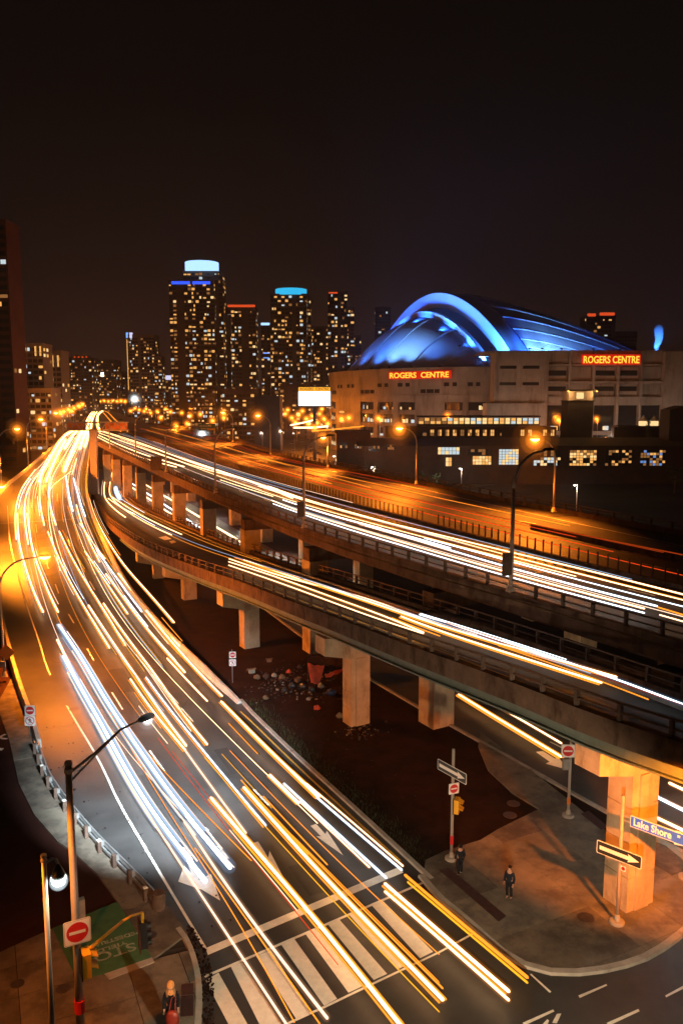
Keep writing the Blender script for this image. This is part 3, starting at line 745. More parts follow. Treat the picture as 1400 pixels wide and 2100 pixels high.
# ================================================================== STADIUM
steam = bpy.data.materials.new('steam'); steam.use_nodes = True
_n = steam.node_tree; _n.nodes.clear(); _o = _n.nodes.new('ShaderNodeOutputMaterial'); _v = _n.nodes.new('ShaderNodeVolumePrincipled')
_v.inputs['Density'].default_value = .045; _v.inputs['Color'].default_value = (.9, .9, .9, 1); _n.links.new(_v.outputs[0], _o.inputs['Volume'])
DIR = Vector((-26.6, 65, 0)).normalized(); NRM = Vector((-DIR.y, DIR.x, 0)); C0 = Vector((44, 415, 0))
if NRM.x > 0: NRM = -NRM
ZR, AX, BF_, BB = 38.0, 70.0, 41.0, 128.0
stad = thing('stadium', 'huge domed stadium with a blue floodlit arched roof and pale concrete walls', 'stadium', (44, 415, 0))
def arch_pt(t, a=AX, z0=45.5, c=31.5, off=0.0):       # t 0..pi across the span
    return C0 + DIR * (a * math.cos(t)) - NRM * 0 + NRM * off + Vector((0, 0, z0 + c * (1 - abs(math.cos(t)) ** 1.9) ** .95))
N = 48
ts = [math.pi * k / N for k in range(N + 1)]
# great arch: a deep face, a top band and an underside
mb = MB()
outer = [arch_pt(t) for t in ts]; inner = [arch_pt(t, AX - 2.5, 40.5, 29.3) for t in ts]
outb = [p - NRM * 9 for p in outer]; innb = [p - NRM * 9 for p in inner]
mb.ribbon(outer, inner); mb.ribbon(outer, outb); mb.ribbon(inner, innb)
part('roof_arch', mb, M['roof'], stad, smooth=False)
# second, thinner arch at the edge of the lower panel
mb = MB()
o2 = [arch_pt(t, AX - 3, 38.5, 29.5, 7) for t in ts]; i2 = [arch_pt(t, AX - 5, 37, 28.2, 7) for t in ts]
mb.ribbon(o2, i2); mb.ribbon(o2, [p - NRM * 2 for p in o2]); part('inner_arch', mb, M['roof'], stad)
def dome(a, b, sgn, z0, top, p, name, m, nr=14, ribs=13, off=0.0):
    rows = []
    for j in range(nr + 1):
        rr = j / nr; row = []
        for t in ts:
            base = C0 + DIR * (a * math.cos(t)) + NRM * (sgn * (b * math.sin(t)))
            tp = top(t)
            q = tp.lerp(base, rr); bx = base
            hgt = tp.z + (z0 - tp.z) * rr ** p
            row.append(Vector((q.x, q.y, hgt)))
        rows.append(row)
    mb = MB()
    for r1, r2 in zip(rows, rows[1:]): mb.ribbon(r1, r2)
    part(name, mb, M[m], stad, smooth=True)
    for k in range(ribs):
        i = int((k + 1) * N / (ribs + 1)); pts = [r_[i] + Vector((0, 0, .35)) for r_ in rows]
        mb = MB(); mb.tube(pts, .28, 5); part('roof_rib', mb, M['roof'], stad)
    return rows
fd = dome(AX - 4, BF_ - 4, 1, ZR + .5, lambda t: arch_pt(t, AX - 5, 37, 28.0, 7.2), 1.55, 'front_roof_panel', 'roof', ribs=9)
bd = dome(AX + 2, BB, -1, 44.0, lambda t: arch_pt(t, AX, 46, 31.0, -9.1), 1.45, 'main_roof_panel', 'roof', ribs=15)
# curved left wall
def wall_pt(t, a=AX + 4, b=BF_ + 4, z=0.0): return C0 + DIR * (a * math.cos(t)) + NRM * (b * math.sin(t)) + Vector((0, 0, z))
def facade_strip(t0, t1, z0, z1, out=0.0, n=4):
    A = [wall_pt(t0 + (t1 - t0) * k / n, AX + 4 + out, BF_ + 4 + out, z0) for k in range(n + 1)]
    return A, [p + Vector((0, 0, z1 - z0)) for p in A]
bays = 16
for k in range(bays):
    t0, t1 = math.pi * (.02 + .96 * k / bays), math.pi * (.02 + .96 * (k + 1) / bays)
    solid = k in (3, 7, 8, 12)
    mb = MB(); mb.ribbon(*facade_strip(t0, t1, 24.5, ZR + 1, .0)); mb.ribbon(*facade_strip(t0, t1, ZR - 2.2, ZR + .9, .6)); mb.ribbon(facade_strip(t0, t1, ZR + 1, ZR + 1, .6)[0], facade_strip(t0, t1, ZR + 1, ZR + 1, -3)[0])
    mb.ribbon(*facade_strip(t0, t1, 24.5, 27.5, .5))
    A, B = facade_strip(t0 + .004, t1 - .004, 33.2, 33.35, .15); mb.ribbon(A, B)
    for f_ in (0, .33, .66): mb.ribbon(*facade_strip(t0 + (t1 - t0) * f_, t0 + (t1 - t0) * (f_ + .035), 27.5, ZR - 2.2, .35, 1))
    mb.ribbon(*facade_strip(t0, t1, 30.2, 30.6, .3))
    if solid: mb.ribbon(*facade_strip(t0, t1, 0, 24.5, .3))
    else:
        mb.ribbon(*facade_strip(t0, t1, 0, 24.5, -1.2))
        for (a, b) in ((0, 2.0), (7.2, 9.0), (13.2, 15.0), (19.2, 20.8)): mb.ribbon(*facade_strip(t0, t1, a, b, -.3))
        for tt in (t0, t1 - (t1 - t0) * .12): mb.ribbon(*facade_strip(tt, tt + (t1 - t0) * .12, 0, 24.5, .35))
    part('wall_bay', mb, M['stad'], stad)
    for f0, f1, z0, z1 in ((.08, .30, 31.0, 32.6), (.44, .62, 31.0, 32.6)) if k % 3 else ((.1, .9, 28.2, 29.8),):
        w = MB(); w.ribbon(*facade_strip(t0 + (t1 - t0) * f0, t0 + (t1 - t0) * f1, z0, z1, .12, 2)); part('window', w, M['glass'], stad)
    if not solid:
        w = MB()
        for r_, (a, b) in enumerate(((2.2, 7.0), (9.2, 13.0), (15.2, 19.0), (21, 24.3))):
            w.ribbon(*facade_strip(t0 + (t1 - t0) * .14, t1 - (t1 - t0) * .02, a, b, -.9))
        part('window_band', w, M['glass'], stad)
        rg = random.Random(k + 5); w = MB()
        for a, b in ((9.4, 11.4), (15.4, 17.6), (2.4, 4.6), (21.2, 23.0)):
            x = .16
            while x < .94:
                d = rg.uniform(.04, .16)
                if rg.random() < (.75 if a < 16 else .35):
                    w.mi = rg.choice((0, 1, 1, 2)); w.ribbon(*facade_strip(t0 + (t1 - t0) * x, t0 + (t1 - t0) * min(.96, x + d), a, a + (b - a) * rg.uniform(.35, 1), -.84, 1))
                x += d + rg.uniform(.01, .08)
        if w.v: part('lit_window', w, [M['W3'], M['W2'], M['W1']], stad, kind='stuff')
    elif k in (3, 7):
        w = MB(); w.mi = 0
        for a in (10, 14.5, 19): w.ribbon(*facade_strip(t0 + (t1 - t0) * .35, t1 - (t1 - t0) * .15, a, a + 1.0, .34)); 
        part('lit_window', w, [M['W1']], stad, kind='stuff')
# right block: stepped facade with panels and deep window bays
def rb(x0, x1, z0, z1, y=328.0, d=12.0): return ((x0 + x1) / 2, y + d / 2, (z0 + z1) / 2), (x1 - x0, d, z1 - z0)
mb = MB(); mb.box(*rb(62, 320, 0, 43.5, 330, 8)); part('rear_wall', mb, M['stad'], stad)
mb = MB(); mb.box(*rb(57, 80, 0, 24, 325, 10)); mb.box(*rb(60, 80, 24, 44.4, 326.5, 10)); part('corner_block', mb, M['stad'], stad)
for x in (62, 71):
    for z0, z1 in ((31, 32.2), (37.4, 38.6)): mb = MB(); mb.box(*rb(x, x + 6.4, z0, z1, 326.4, .2)); part('window', mb, M['glass'], stad)
    mb = MB(); mb.box(*rb(x - .9, x - .5, 24.2, 44.2, 326.2, .3)); part('pilaster', mb, M['stad'], stad)
for z in (6, 12, 18): mb = MB(); mb.box(*rb(57.2, 79.8, z, z + .25, 324.85, .3)); part('string_course', mb, M['stad'], stad)
for x0, x1, z1 in ((126, 139, 44.0), (165, 178, 44), (205, 218, 44)):
    mb = MB(); mb.box(*rb(x0, x1, 0, z1, 325.2, 8)); part('tower_block', mb, M['stad'], stad)
bx = [80, 89, 98.4, 108, 117, 126, 139, 147.5, 156, 165, 178, 187, 196, 205, 218, 228, 238, 250]
for a, b in zip(bx, bx[1:]):
    if (a, b) in ((126, 139), (165, 178), (205, 218)): continue
    mb = MB(); mb.box(*rb(a, a + 1.0, 0, 44.2, 326.4, 5))
    for z0, z1 in ((0, 4), (11.5, 13), (23.2, 26.6), (31.6, 32.6), (38.4, 39.2)): mb.box(*rb(a + 1.0, b, z0, z1, 327.1, 5))
    part('bay_frame', mb, M['stad'], stad)
    mb = MB()
    for z0, z1 in ((26.7, 31.4), (32.8, 38.2)): mb.box(*rb(a + 1.3, b - .3, z0, z1, 328.2, 5))
    if b < 130: mb.box(*rb(a + 1.2, b - .2, 39.4, 44.6, 326.6 if a in (89, 98.4) else 328, 5))
    part('wall_panel', mb, M['stad'], stad)
    for z0, z1 in ((13, 23.2), (4, 11.5), (39.2, 42.5)):
        if z0 < 30 or b > 108: mb = MB(); mb.box(*rb(a + 1, b, z0, z1, 328.8, 3)); part('window_band', mb, M['glass'], stad)
    if int(a) % 2 == 0 or b > 140:
        for z0, z1 in ((28.2, 30.6), (34.2, 36.8)):
            mb = MB(); mb.box(*rb(a + 1.5, b - .6, z0 + .6, z1, 328.12, .3)); part('window', mb, M['glass'], stad)
    rg = random.Random(int(a)); w = MB()
    for z0, n_ in ((13.4, 5), (4.6, 4), (8.2, 3)):
        for k in range(n_):
            if rg.random() < .6:
                x = rg.uniform(a + 1.3, b - 2.6); w.mi = rg.choice((0, 0, 1, 2)); w.box((x + .8, 328.75, z0 + .8), (rg.uniform(.8, 2.2), .06, rg.uniform(.7, 1.7)))
    if w.v: part('lit_window', w, [M['W3'], M['W2'], M['W1']], stad, kind='stuff')
mb = MB(); mb.box(*rb(56, 320, 43.5, 44.4, 328.5, 60)); part('terrace', mb, M['stad'], stad)
# illuminated name signs
def name_sign(p0, p1, h, label, gap):
    d = (p1 - p0); L = d.length; ang = math.atan2(d.y, d.x); nrm = Vector((math.sin(ang), -math.cos(ang), 0)); c = (p0 + p1) / 2
    root = thing('name_sign', label, 'sign', c, 'illuminated stadium name signs')
    mb = MB(); mb.box(c + nrm * .5, (L, .5, h), ang); part('backing', mb, M['N_red'], root)
    s = h * .98
    o = text('lettering', 'ROGERS' + ' ' * gap + 'CENTRE', s, M['N_letter'], root, c + nrm * .95 + Vector((0, 0, -.05 * h)), (R(90), 0, ang), .08, h * .014)
    w = max(v.co.x for v in o.data.vertices) - min(v.co.x for v in o.data.vertices)
    if w > 0: o.scale = (L * .95 / w, 1, 1)
def onwall(u, v, z):                   # point on the curved wall seen at column u
    best = min((abs(700 + FPX * wall_pt(t).x / (wall_pt(t).y * CS - (z - CAM_H) * SN) - u), k) for k, t in ((k, math.pi * (.35 + .63 * k / 400)) for k in range(400)))
    t = math.pi * (.35 + .63 * best[1] / 400); return wall_pt(t, AX + 4.8, BF_ + 4.8)
p0, p1 = PY(798, 770, 372), PY(925, 768, 352)
try:
    a_, b_ = onwall(798, 0, 37), onwall(925, 0, 37)
    p0, p1 = PY(798, 770, a_.y - 1.2), PY(925, 768, b_.y - 1.2)
except Exception: pass
name_sign(p0, p1, 3.3, 'glowing yellow name sign on a red board on the curved left wall of the stadium', 2)
name_sign(PY(1191, 738, 325.6), PY(1311, 737, 325.6), 3.9, 'glowing yellow name sign high on the flat right wall of the stadium', 1)
# blue floodlights
FLB = []
def flood(pos, aim, e, c, lbl, ang=75, head=True):
    t = thing('floodlight', lbl, 'floodlight', pos, 'blue floodlights of the stadium'); FLB.append((lbl, pos[0] / pos[1], t))
    mb = MB(); mb.box(Vector(pos) - Vector((0, 0, .5)), (1.1, .7, .5)); mb.box(Vector(pos) - Vector((0, 0, 1.0)), (.2, .2, .8)); part('housing', mb, M['black'], t)
    add_light('SPOT', 'flood_lamp', Vector(pos), e, c, t, aim, .5, ang, .7)
BL = (.02, .13, 1.0); BW = (.045, .23, 1.0); BP = (.16, .42, 1.0)
LB = 'of the blue floodlights at the foot of the front roof panel'; LB2 = 'of the blue floodlights behind the front panel, under the arch'; LB3 = 'of the blue floodlights along the right roof edge'
for tt, e in ((.36, .4), (.46, .7), (.55, 1.3), (.61, 1.5), (.67, 1.5), (.74, .9), (.82, .5)):
    t = math.pi * tt; a = C0 + DIR * ((AX - 2) * math.cos(t)) + NRM * ((BF_ - 1.5) * math.sin(t)); b = arch_pt(t, AX - 5, 37, 27, 7)
    flood(a + NRM * 5.0 + Vector((0, 0, ZR + 2.0)), a.lerp(b, .35) + Vector((0, 0, ZR + 9)), 0.95e5 * e, BP if e > 1.4 else BW, LB, 105)
for k, tt in enumerate((.88, .78, .66, .54, .42, .30)):
    t = math.pi * tt; i = int(round(tt * N)); a = fd[4][i] + Vector((0, 0, .4)); b = arch_pt(t, AX - 1, 43.5, 30.6)
    flood(a + Vector((0, 0, 1.2)), b, 0.55e5 * (1.6 if k == 0 else 1), BL if k else BW, LB2, 95)
for u, y, e in ((1085, 340, 1.0), (1110, 340, 1.3), (1150, 341, 1.3), (1215, 343, .35), (1270, 346, .35)):
    a = PY(u, 728, y); a.z = 46.5
    flood(a, PY(u + 5, 702, y + 25), 1.0e5 * e, BP if e > 1 else BL, LB3, 60)
flood(arch_pt(math.pi * .97) + NRM * 9 + Vector((0, 0, 1.5)), arch_pt(math.pi * .86), 1.4e5, BW, 'blue floodlight at the right foot of the great arch', 110)
for L_ in (LB, LB2, LB3):
    for k, (l_, u, t) in enumerate(sorted([f for f in FLB if f[0] == L_], key=lambda f: f[1])): t['label'] = ORD[k] + ' ' + L_

pa = PY(1343, 728, 352); pb_ = PY(1352, 682, 352)
plume = MB(); plume.tube([pa, pa.lerp(pb_, .35) + Vector((-.3, 0, 0)), pa.lerp(pb_, .7) + Vector((.3, 0, 0)), pb_ + Vector((-.6, 0, 1.5))], .5, 10, 2.1, roundcap=True)
tag(part('steam_plume', plume, steam, stad and None, smooth=True), 'small blue lit plume of steam rising behind the right end of the stadium wall', 'steam')
flood(pa + Vector((-1.5, -4, 1.2)), pa.lerp(pb_, .5), 2.4e5, (.05, .25, 1), 'blue floodlight under the steam plume at the right end of the stadium', 70)

# ================================================================== ROUNDHOUSE AND ITS YARD
rh = thing('roundhouse', 'long low dark railway roundhouse with tall lit windows, in front of the stadium', 'building', (50, 250, 0))
def zY(v, Y): return topz(Vector((0, Y, 0)), v)
def xU(u, v, Y): return PY(u, v, Y).x
YR = 248
mb = MB(); x0, x1 = xU(745, 900, YR), xU(1480, 900, YR)
mb.box(((x0 + x1) / 2, YR + 13, zY(914, YR) / 2), (x1 - x0, 26, zY(914, YR))); part('wall', mb, M['brick'], rh)
mb = MB(); a = zY(914, YR); mb.prism([(x0 - 2, YR - 1, a), (x0 - 2, YR + 24, zY(898, YR + 24)), (x0 - 2, YR + 27, zY(898, YR + 24)), (x0 - 2, YR + 27, a)], (x1 - x0 + 4, 0, 0)); part('roof', mb, M['dark_roof'], rh)
def window(root, u0, v0, u1, v1, Y, nx, ny, lit, panes=True):
    a, b = PY(u0, v0, Y), PY(u1, v0, Y); z1, z0 = zY(v0, Y), zY(v1, Y); x0, x1 = a.x, b.x; y = Y - .15
    mb = MB(); t = .09
    for k in range(nx + 1): mb.box((x0 + (x1 - x0) * k / nx, y, (z0 + z1) / 2), (t * (2.2 if k in (0, nx) else 1), .16, z1 - z0 + t))
    for k in range(ny + 1): mb.box(((x0 + x1) / 2, y, z0 + (z1 - z0) * k / ny), (x1 - x0, .13, t))
    f = part('window', mb, M['black'], root)
    rg = random.Random(int(u0 * 7 + v0)); p = MB(); mats_ = [M[m] for m in lit]
    for i in range(nx):
        for j in range(ny):
            p.mi = rg.randrange(len(mats_)); xa = x0 + (x1 - x0) * i / nx; xb = x0 + (x1 - x0) * (i + 1) / nx; za = z0 + (z1 - z0) * j / ny; zb = z0 + (z1 - z0) * (j + 1) / ny
            p.quad((xa, y + .04, za), (xb, y + .04, za), (xb, y + .04, zb), (xa, y + .04, zb))
    part('pane', p, mats_, f)
WD, WW, WC = ['W1', 'W4', 'W2', 'glass', 'glass', 'W4'], ['W2', 'W2', 'W1'], ['W3', 'W3', 'W2']
window(rh, 968, 935, 1007, 953, YR, 6, 3, WW); window(rh, 1022, 921, 1063, 953, YR, 6, 6, WC); window(rh, 1093, 938, 1149, 955, YR, 8, 3, ['W3', 'W2', 'W4', 'glass'])
window(rh, 1093, 923, 1149, 936, YR, 8, 2, ['W4', 'glass', 'glass']); window(rh, 1167, 923, 1223, 955, YR, 8, 6, ['W1', 'W2', 'W1', 'W4', 'glass']); window(rh, 1240, 923, 1295, 955, YR, 8, 6, ['glass', 'W1', 'W4', 'glass', 'glass']); window(rh, 1312, 923, 1364, 955, YR, 8, 6, ['glass', 'W1', 'W4', 'W5', 'glass'])
window(rh, 897, 917, 942, 932, YR, 6, 2, ['W3', 'W3', 'W2']); window(rh, 913, 938, 926, 956, YR, 2, 2, ['W1', 'W2']); window(rh, 957, 921, 1010, 933, YR, 7, 2, ['glass', 'glass', 'W4'])
window(rh, 790, 912, 812, 922, YR, 5, 2, ['W4', 'glass', 'W4', 'glass']); window(rh, 756, 914, 778, 926, YR, 5, 2, ['glass', 'glass', 'W4'])
tier = thing('annexe', 'dark upper storey with a row of small amber windows, behind the roundhouse roof', 'building', (50, 285, 0))
mb = MB(); x0, x1 = xU(790, 880, 282), xU(1140, 880, 282); mb.box(((x0 + x1) / 2, 290, zY(876, 282) / 2), (x1 - x0, 16, zY(876, 282))); part('wall', mb, M['brick'], tier)
for k in range(18):
    u = 866 + k * 15.4
    if k in (11, 12, 15): continue
    window(tier, u, 881, u + 8.5, 894, 281.9, 2, 2, ['W1', 'W1', 'W4'] if k % 5 else ['W4', 'glass'])
brd = thing('glazed_walkway', 'long glazed walkway of square panes at the foot of the stadium wall', 'building', (50, 305, 0))
mb = MB(); x0, x1 = xU(856, 860, 302), xU(1106, 860, 302); za, zb = zY(870, 302), zY(855, 302)
mb.box(((x0 + x1) / 2, 304, za - 1.0), (x1 - x0, 4, 2.0)); mb.box(((x0 + x1) / 2, 304, za / 2 - 1), (x1 - x0 - .4, 3.4, za - 2.1)); mb.box(((x0 + x1) / 2, 304, zb + .2), (x1 - x0 + .6, 4.6, .5)); part('frame', mb, M['dark_roof'], brd)
for k in range(21):
    u = 858 + k * 11.8
    window(brd, u, 857, u + 10.5, 869.5, 302, 1, 2, ['W3', 'W1', 'W2'] if k > 4 else ['W1', 'W4', 'W1'])
# coaling tower with its lit cabin
tw = thing('coaling_tower', 'square dark tower with a lit cabin on top, in front of the stadium wall', 'tower', (xU(1190, 830, 275), 275, 0))
cx = xU(1190, 830, 275); zt = zY(822, 275); W_ = xU(1217, 830, 275) - xU(1165, 830, 275)
mb = MB(); mb.box((cx, 275 + W_ / 2, zt / 2), (W_, W_, zt)); part('shaft', mb, M['dark_roof'], tw)
z2 = zY(802, 275); mb = MB(); mb.box((cx, 275 + W_ / 2, (zt + z2) / 2), (W_ * .94, W_ * .94, z2 - zt)); part('cabin', mb, M['facade3'], tw)
mb = MB(); mb.box((cx, 275 + W_ / 2, z2 + .25), (W_ * 1.15, W_ * 1.15, .5)); mb.box((cx, 275 + W_ / 2, zt), (W_ * 1.06, W_ * 1.06, .3)); part('cornice', mb, M['dark_roof'], tw)
mb = MB(); mb.box((cx - .3, 275 + .15, (zt + z2) / 2 + .1), (2.4, .1, 2.0)); part('window', mb, M['W2'], tw)
for sx in (-.62, .62):
    add_light('POINT', 'cabin_lamp', (cx + sx * W_ , 273.2, z2 - .4), 2500, (1, .5, .16), tw, size=.15)
    mb = MB(); mb.box((cx + sx * W_ * .9, 273.4, z2 - .1), (.35, .35, .3)); part('cabin_light', mb, M['L_small'], tw)
mb = MB(); mb.box((xU(1395, 870, 262), 266, zY(840, 262) / 2), (xU(1425, 870, 262) - xU(1378, 870, 262), 8, zY(840, 262))); mb.prism([(xU(1378, 870, 262) - .5, 261.5, zY(840, 262)), (xU(1425, 870, 262), 261.5, zY(840, 262)), ((xU(1378, 870, 262) + xU(1425, 870, 262)) / 2, 261.5, zY(832, 262))], (0, 9, 0))
tag(part('dark_shed', mb, M['dark_roof']), 'small dark gabled tower at the right edge, beyond the roundhouse', 'building')
mb = MB(); a, b = xU(522, 850, 330), xU(574, 850, 330); mb.box(((a + b) / 2, 338, zY(812, 330) / 2), (b - a, 16, zY(812, 330)))
tag(part('dark_block', mb, M['brick']), 'plain dark brick block left of the bright screen, beyond the highway', 'building')
mb = MB(); a, b = xU(690, 900, 262), xU(760, 900, 262); mb.box(((a + b) / 2, 268, zY(888, 262) / 2), (b - a, 12, zY(888, 262))); mb.box(((a + b) / 2, 268, zY(888, 262) + .3), (b - a + 1, 13, .6))
lowb = tag(part('low_building', mb, M['brick']), 'low flat-roofed dark building at the left end of the roundhouse', 'building')
window(lowb, 697, 907, 712, 919, 261.9, 4, 2, ['W4', 'W1', 'glass']); window(lowb, 727, 911, 745, 920, 261.9, 4, 2, ['glass', 'W4'])
# video board
sb = thing('video_board', 'bright white video board with a yellow header, left of the stadium', 'sign', PY(644, 812, 345))
zc_ = PY(644, 812, 345).z; a, b = xU(612, 812, 345), xU(677, 812, 345)
mb = MB(); mb.box(((a + b) / 2, 346, (zY(793, 345) + zY(833, 345)) / 2), (b - a + .6, 1.4, zY(793, 345) - zY(833, 345) + .6)); part('cabinet', mb, M['black'], sb)
mb = MB(); mb.box(((a + b) / 2, 345.2, (zY(803, 345) + zY(832, 345)) / 2), (b - a, .2, zY(803, 345) - zY(832, 345))); part('screen', mb, M['S_white'], sb)
mb = MB(); mb.box(((a + b) / 2, 345.2, (zY(794, 345) + zY(802, 345)) / 2), (b - a, .2, zY(794, 345) - zY(802, 345))); part('header', mb, M['S_yellow'], sb)
text('lettering', 'ROGERS  CENTRE', 1.5, M['sign_red'], sb, ((a + b) / 2, 345.05, (zY(794, 345) + zY(802, 345)) / 2), (R(90), 0, 0), .02, .02)
mb = MB(); mb.box(((a + b) / 2, 346.5, zY(833, 345) / 2), (1.4, 1.2, zY(833, 345) - .4)); part('mast', mb, M['black'], sb)

# ================================================================== TOWERS OF THE SKYLINE
def tower(name, lbl, blocks, Y, m='facade', frac=.3, seed=1, fl=2.9, bayw=2.5, crown=None, cat='tower', rot=0.0, bal=True, tints=('W1', 'W1', 'W2', 'W3', 'W4', 'W4')):
    rg = random.Random(seed); X0 = xU(blocks[0][0], 800, Y); X1 = xU(blocks[0][1], 800, Y)
    root = thing(name, lbl, cat, ((X0 + X1) / 2, Y, 0))
    for bi, (u0, u1, vt, dY) in enumerate(blocks):
        yy = Y + dY; a, b = xU(u0, 800, yy), xU(u1, 800, yy); H = zY(vt, yy); w = b - a; dep = max(14, w * .8)
        mb = MB(); mb.box(((a + b) / 2, yy + dep / 2, H / 2), (w, dep, H)); part('wall', mb, M[m], root)
        nx = max(2, int(w / bayw)); nz = int(H / fl); g = MB(); L = MB(); S = MB()
        colp = [rg.random() for _ in range(nx)]
        for j in range(nz):
            z = j * fl + .9
            if bal and j: S.box(((a + b) / 2, yy - .25, j * fl), (w * .985, .9, .22))
            for i in range(nx):
                xa = a + w * (i + .1) / nx; xb = a + w * (i + .9) / nx
                if colp[i] < .12: continue
                g.quad((xa, yy - .05, z), (xb, yy - .05, z), (xb, yy - .05, z + 1.7), (xa, yy - .05, z + 1.7))
                if rg.random() < frac * (.35 + 1.3 * colp[i]) * (1.15 - .3 * j / nz):
                    L.mi = rg.randrange(len(tints)); xm = xa + (xb - xa) * rg.choice((1, 1, .6, .45)); x_ = xa if rg.random() < .5 else xb - (xm - xa); h_ = rg.choice((1.7, 1.7, 1.3, 1.0))
                    L.quad((x_, yy - .12, z), (x_ + xm - xa, yy - .12, z), (x_ + xm - xa, yy - .12, z + h_), (x_, yy - .12, z + h_))
            # side face turned towards the camera
            s_ = 1 if (a + b) / 2 < 0 else -1; xs = (b if s_ > 0 else a) + s_ * .06
            for i in range(max(1, int(dep / 4.5))):
                if rg.random() < frac * .9:
                    ya = yy + 1 + i * 4.5; L.mi = rg.randrange(len(tints)); L.quad((xs, ya, z), (xs, ya + 2.6, z), (xs, ya + 2.6, z + 1.6), (xs, ya, z + 1.6))
        if g.v: part('dark_window', g, M['glass'], root, kind='stuff')
        if L.v: part('lit_window', L, [M[t] for t in tints], root, kind='stuff')
        if S.v: part('floor_slab', S, M[m], root, kind='stuff')
        mb = MB(); mb.box(((a + b) / 2, yy + dep / 2, H + .5), (w + .5, dep + .5, 1.0)); part('parapet', mb, M[m], root)
    for u0, u1, v0, v1, cm, rnd in (crown or []):
        a, b = xU(u0, 800, Y), xU(u1, 800, Y); z1, z0 = zY(v0, Y), zY(v1, Y); w = b - a; mb = MB()
        if rnd: mb.lathe(((a + b) / 2, Y + w * .35, z0), [(w / 2, 0), (w / 2, z1 - z0)], 28)
        else: mb.box(((a + b) / 2, Y + 1.0, (z0 + z1) / 2), (w, 3.0, z1 - z0))
        part('lit_crown', mb, M[cm], root)
    return root
tower('condo_tower', 'tallest condo tower with a pale blue lit drum on its roof', [(352, 443, 576, 0), (382, 452, 556, 8), (443, 461, 566, 6)], 600, frac=.42, seed=2, crown=[(382, 450, 535, 552, 'B_bright', True), (358, 395, 577, 583, 'B_deep', False), (400, 436, 577, 583, 'B_deep', False)])
tower('condo_tower', 'condo tower with a thin red line of light along its roof', [(462, 526, 632, 0), (455, 475, 648, -6)], 640, frac=.4, seed=3, crown=[(470, 525, 625, 630, 'B_red', False)])
tower('condo_tower', 'slim condo tower with two blue strips, seen in the gap between wider towers', [(537, 555, 668, 0)], 720, frac=.35, seed=4, crown=[(537, 554, 662, 667, 'B_bright', False), (541, 553, 723, 725, 'B_crown', False), (541, 553, 733, 735, 'B_crown', False)])
tower('condo_tower', 'condo tower topped by a cyan lit crown', [(556, 630, 605, 0), (626, 638, 612, 8)], 620, frac=.4, seed=5, crown=[(565, 629, 591, 604, 'B_cyan', True)])
tower('condo_tower', 'lower dark condo block just left of the stadium, between two towers', [(637, 700, 672, 0), (690, 740, 690, 20)], 700, frac=.32, seed=6)
tower('condo_tower', 'dark condo tower with a slanted red roof light, nearest the stadium on its left', [(672, 712, 600, 0), (710, 726, 632, 5)], 660, frac=.4, seed=7, crown=[(674, 692, 599, 602, 'B_red', False)])
tower('condo_tower', 'pale grey tower with a lit golden edge and two lilac lights on top', [(263, 320, 688, 0), (318, 334, 733, -5)], 760, frac=.36, seed=8, m='facade3', crown=[(263, 266, 682, 693, 'B_crown', False), (270, 275, 682, 693, 'B_lilac', False), (263.5, 265, 696, 800, 'W1', False)])
tower('office_block', 'mid-rise block with a pale lilac sign lit on its roof', [(334, 357, 780, 0)], 800, frac=.4, seed=9, crown=[(335, 354, 770, 779, 'B_lilac', False)], cat='building')
tower('apartment_tower', 'dark red brick apartment tower cut off by the left edge of the picture', [(-60, 30, 455, 0)], 330, frac=.06, seed=10, m='facade2', bal=False, fl=3.2, bayw=4.5)
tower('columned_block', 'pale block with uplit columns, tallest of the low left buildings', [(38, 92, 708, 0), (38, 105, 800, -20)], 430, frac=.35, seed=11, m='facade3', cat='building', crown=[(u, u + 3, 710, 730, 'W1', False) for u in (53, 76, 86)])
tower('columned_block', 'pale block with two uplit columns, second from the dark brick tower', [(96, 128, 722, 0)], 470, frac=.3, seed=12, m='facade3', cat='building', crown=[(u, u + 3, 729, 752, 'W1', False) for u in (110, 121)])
tower('distant_block', 'distant dark block with red roof lamps, left of the far highway', [(128, 190, 735, 0), (150, 180, 730, 10)], 820, frac=.3, seed=13, cat='building', crown=[(155 + k * 8, 157 + k * 8, 731, 733.5, 'B_red', False) for k in range(4)])
tower('distant_block', 'distant dark block with a cool white light on its face, above the far highway', [(188, 240, 740, 0)], 900, frac=.3, seed=14, cat='building', crown=[(182, 186, 746, 758, 'L_smallw', False), (209, 214, 764, 772, 'L_smallw', False)])
tower('distant_block', 'low distant block right behind the bend of the far highway', [(236, 266, 764, 0)], 1000, frac=.3, seed=15, cat='building')
tower('distant_block', 'broad low block of amber windows behind the orange street lamps left of the screen', [(455, 530, 800, 0), (574, 640, 790, 10)], 520, frac=.3, seed=16, cat='building')
tower('hotel_tower', 'round-topped dark tower with two red lights, rising behind the right of the stadium', [(1196, 1255, 650, 0)], 640, frac=.12, seed=17, crown=[(1199, 1214, 643, 649, 'B_red', False), (1224, 1252, 641, 647, 'B_red', False)])
tower('distant_block', 'low dark block beside the round-topped tower behind the stadium', [(1256, 1300, 682, 0)], 700, frac=.15, seed=18, cat='building')
tower('distant_block', 'thin dark tower just visible behind the left shoulder of the stadium dome', [(768, 800, 632, 0)], 760, frac=.12, seed=19, cat='building')
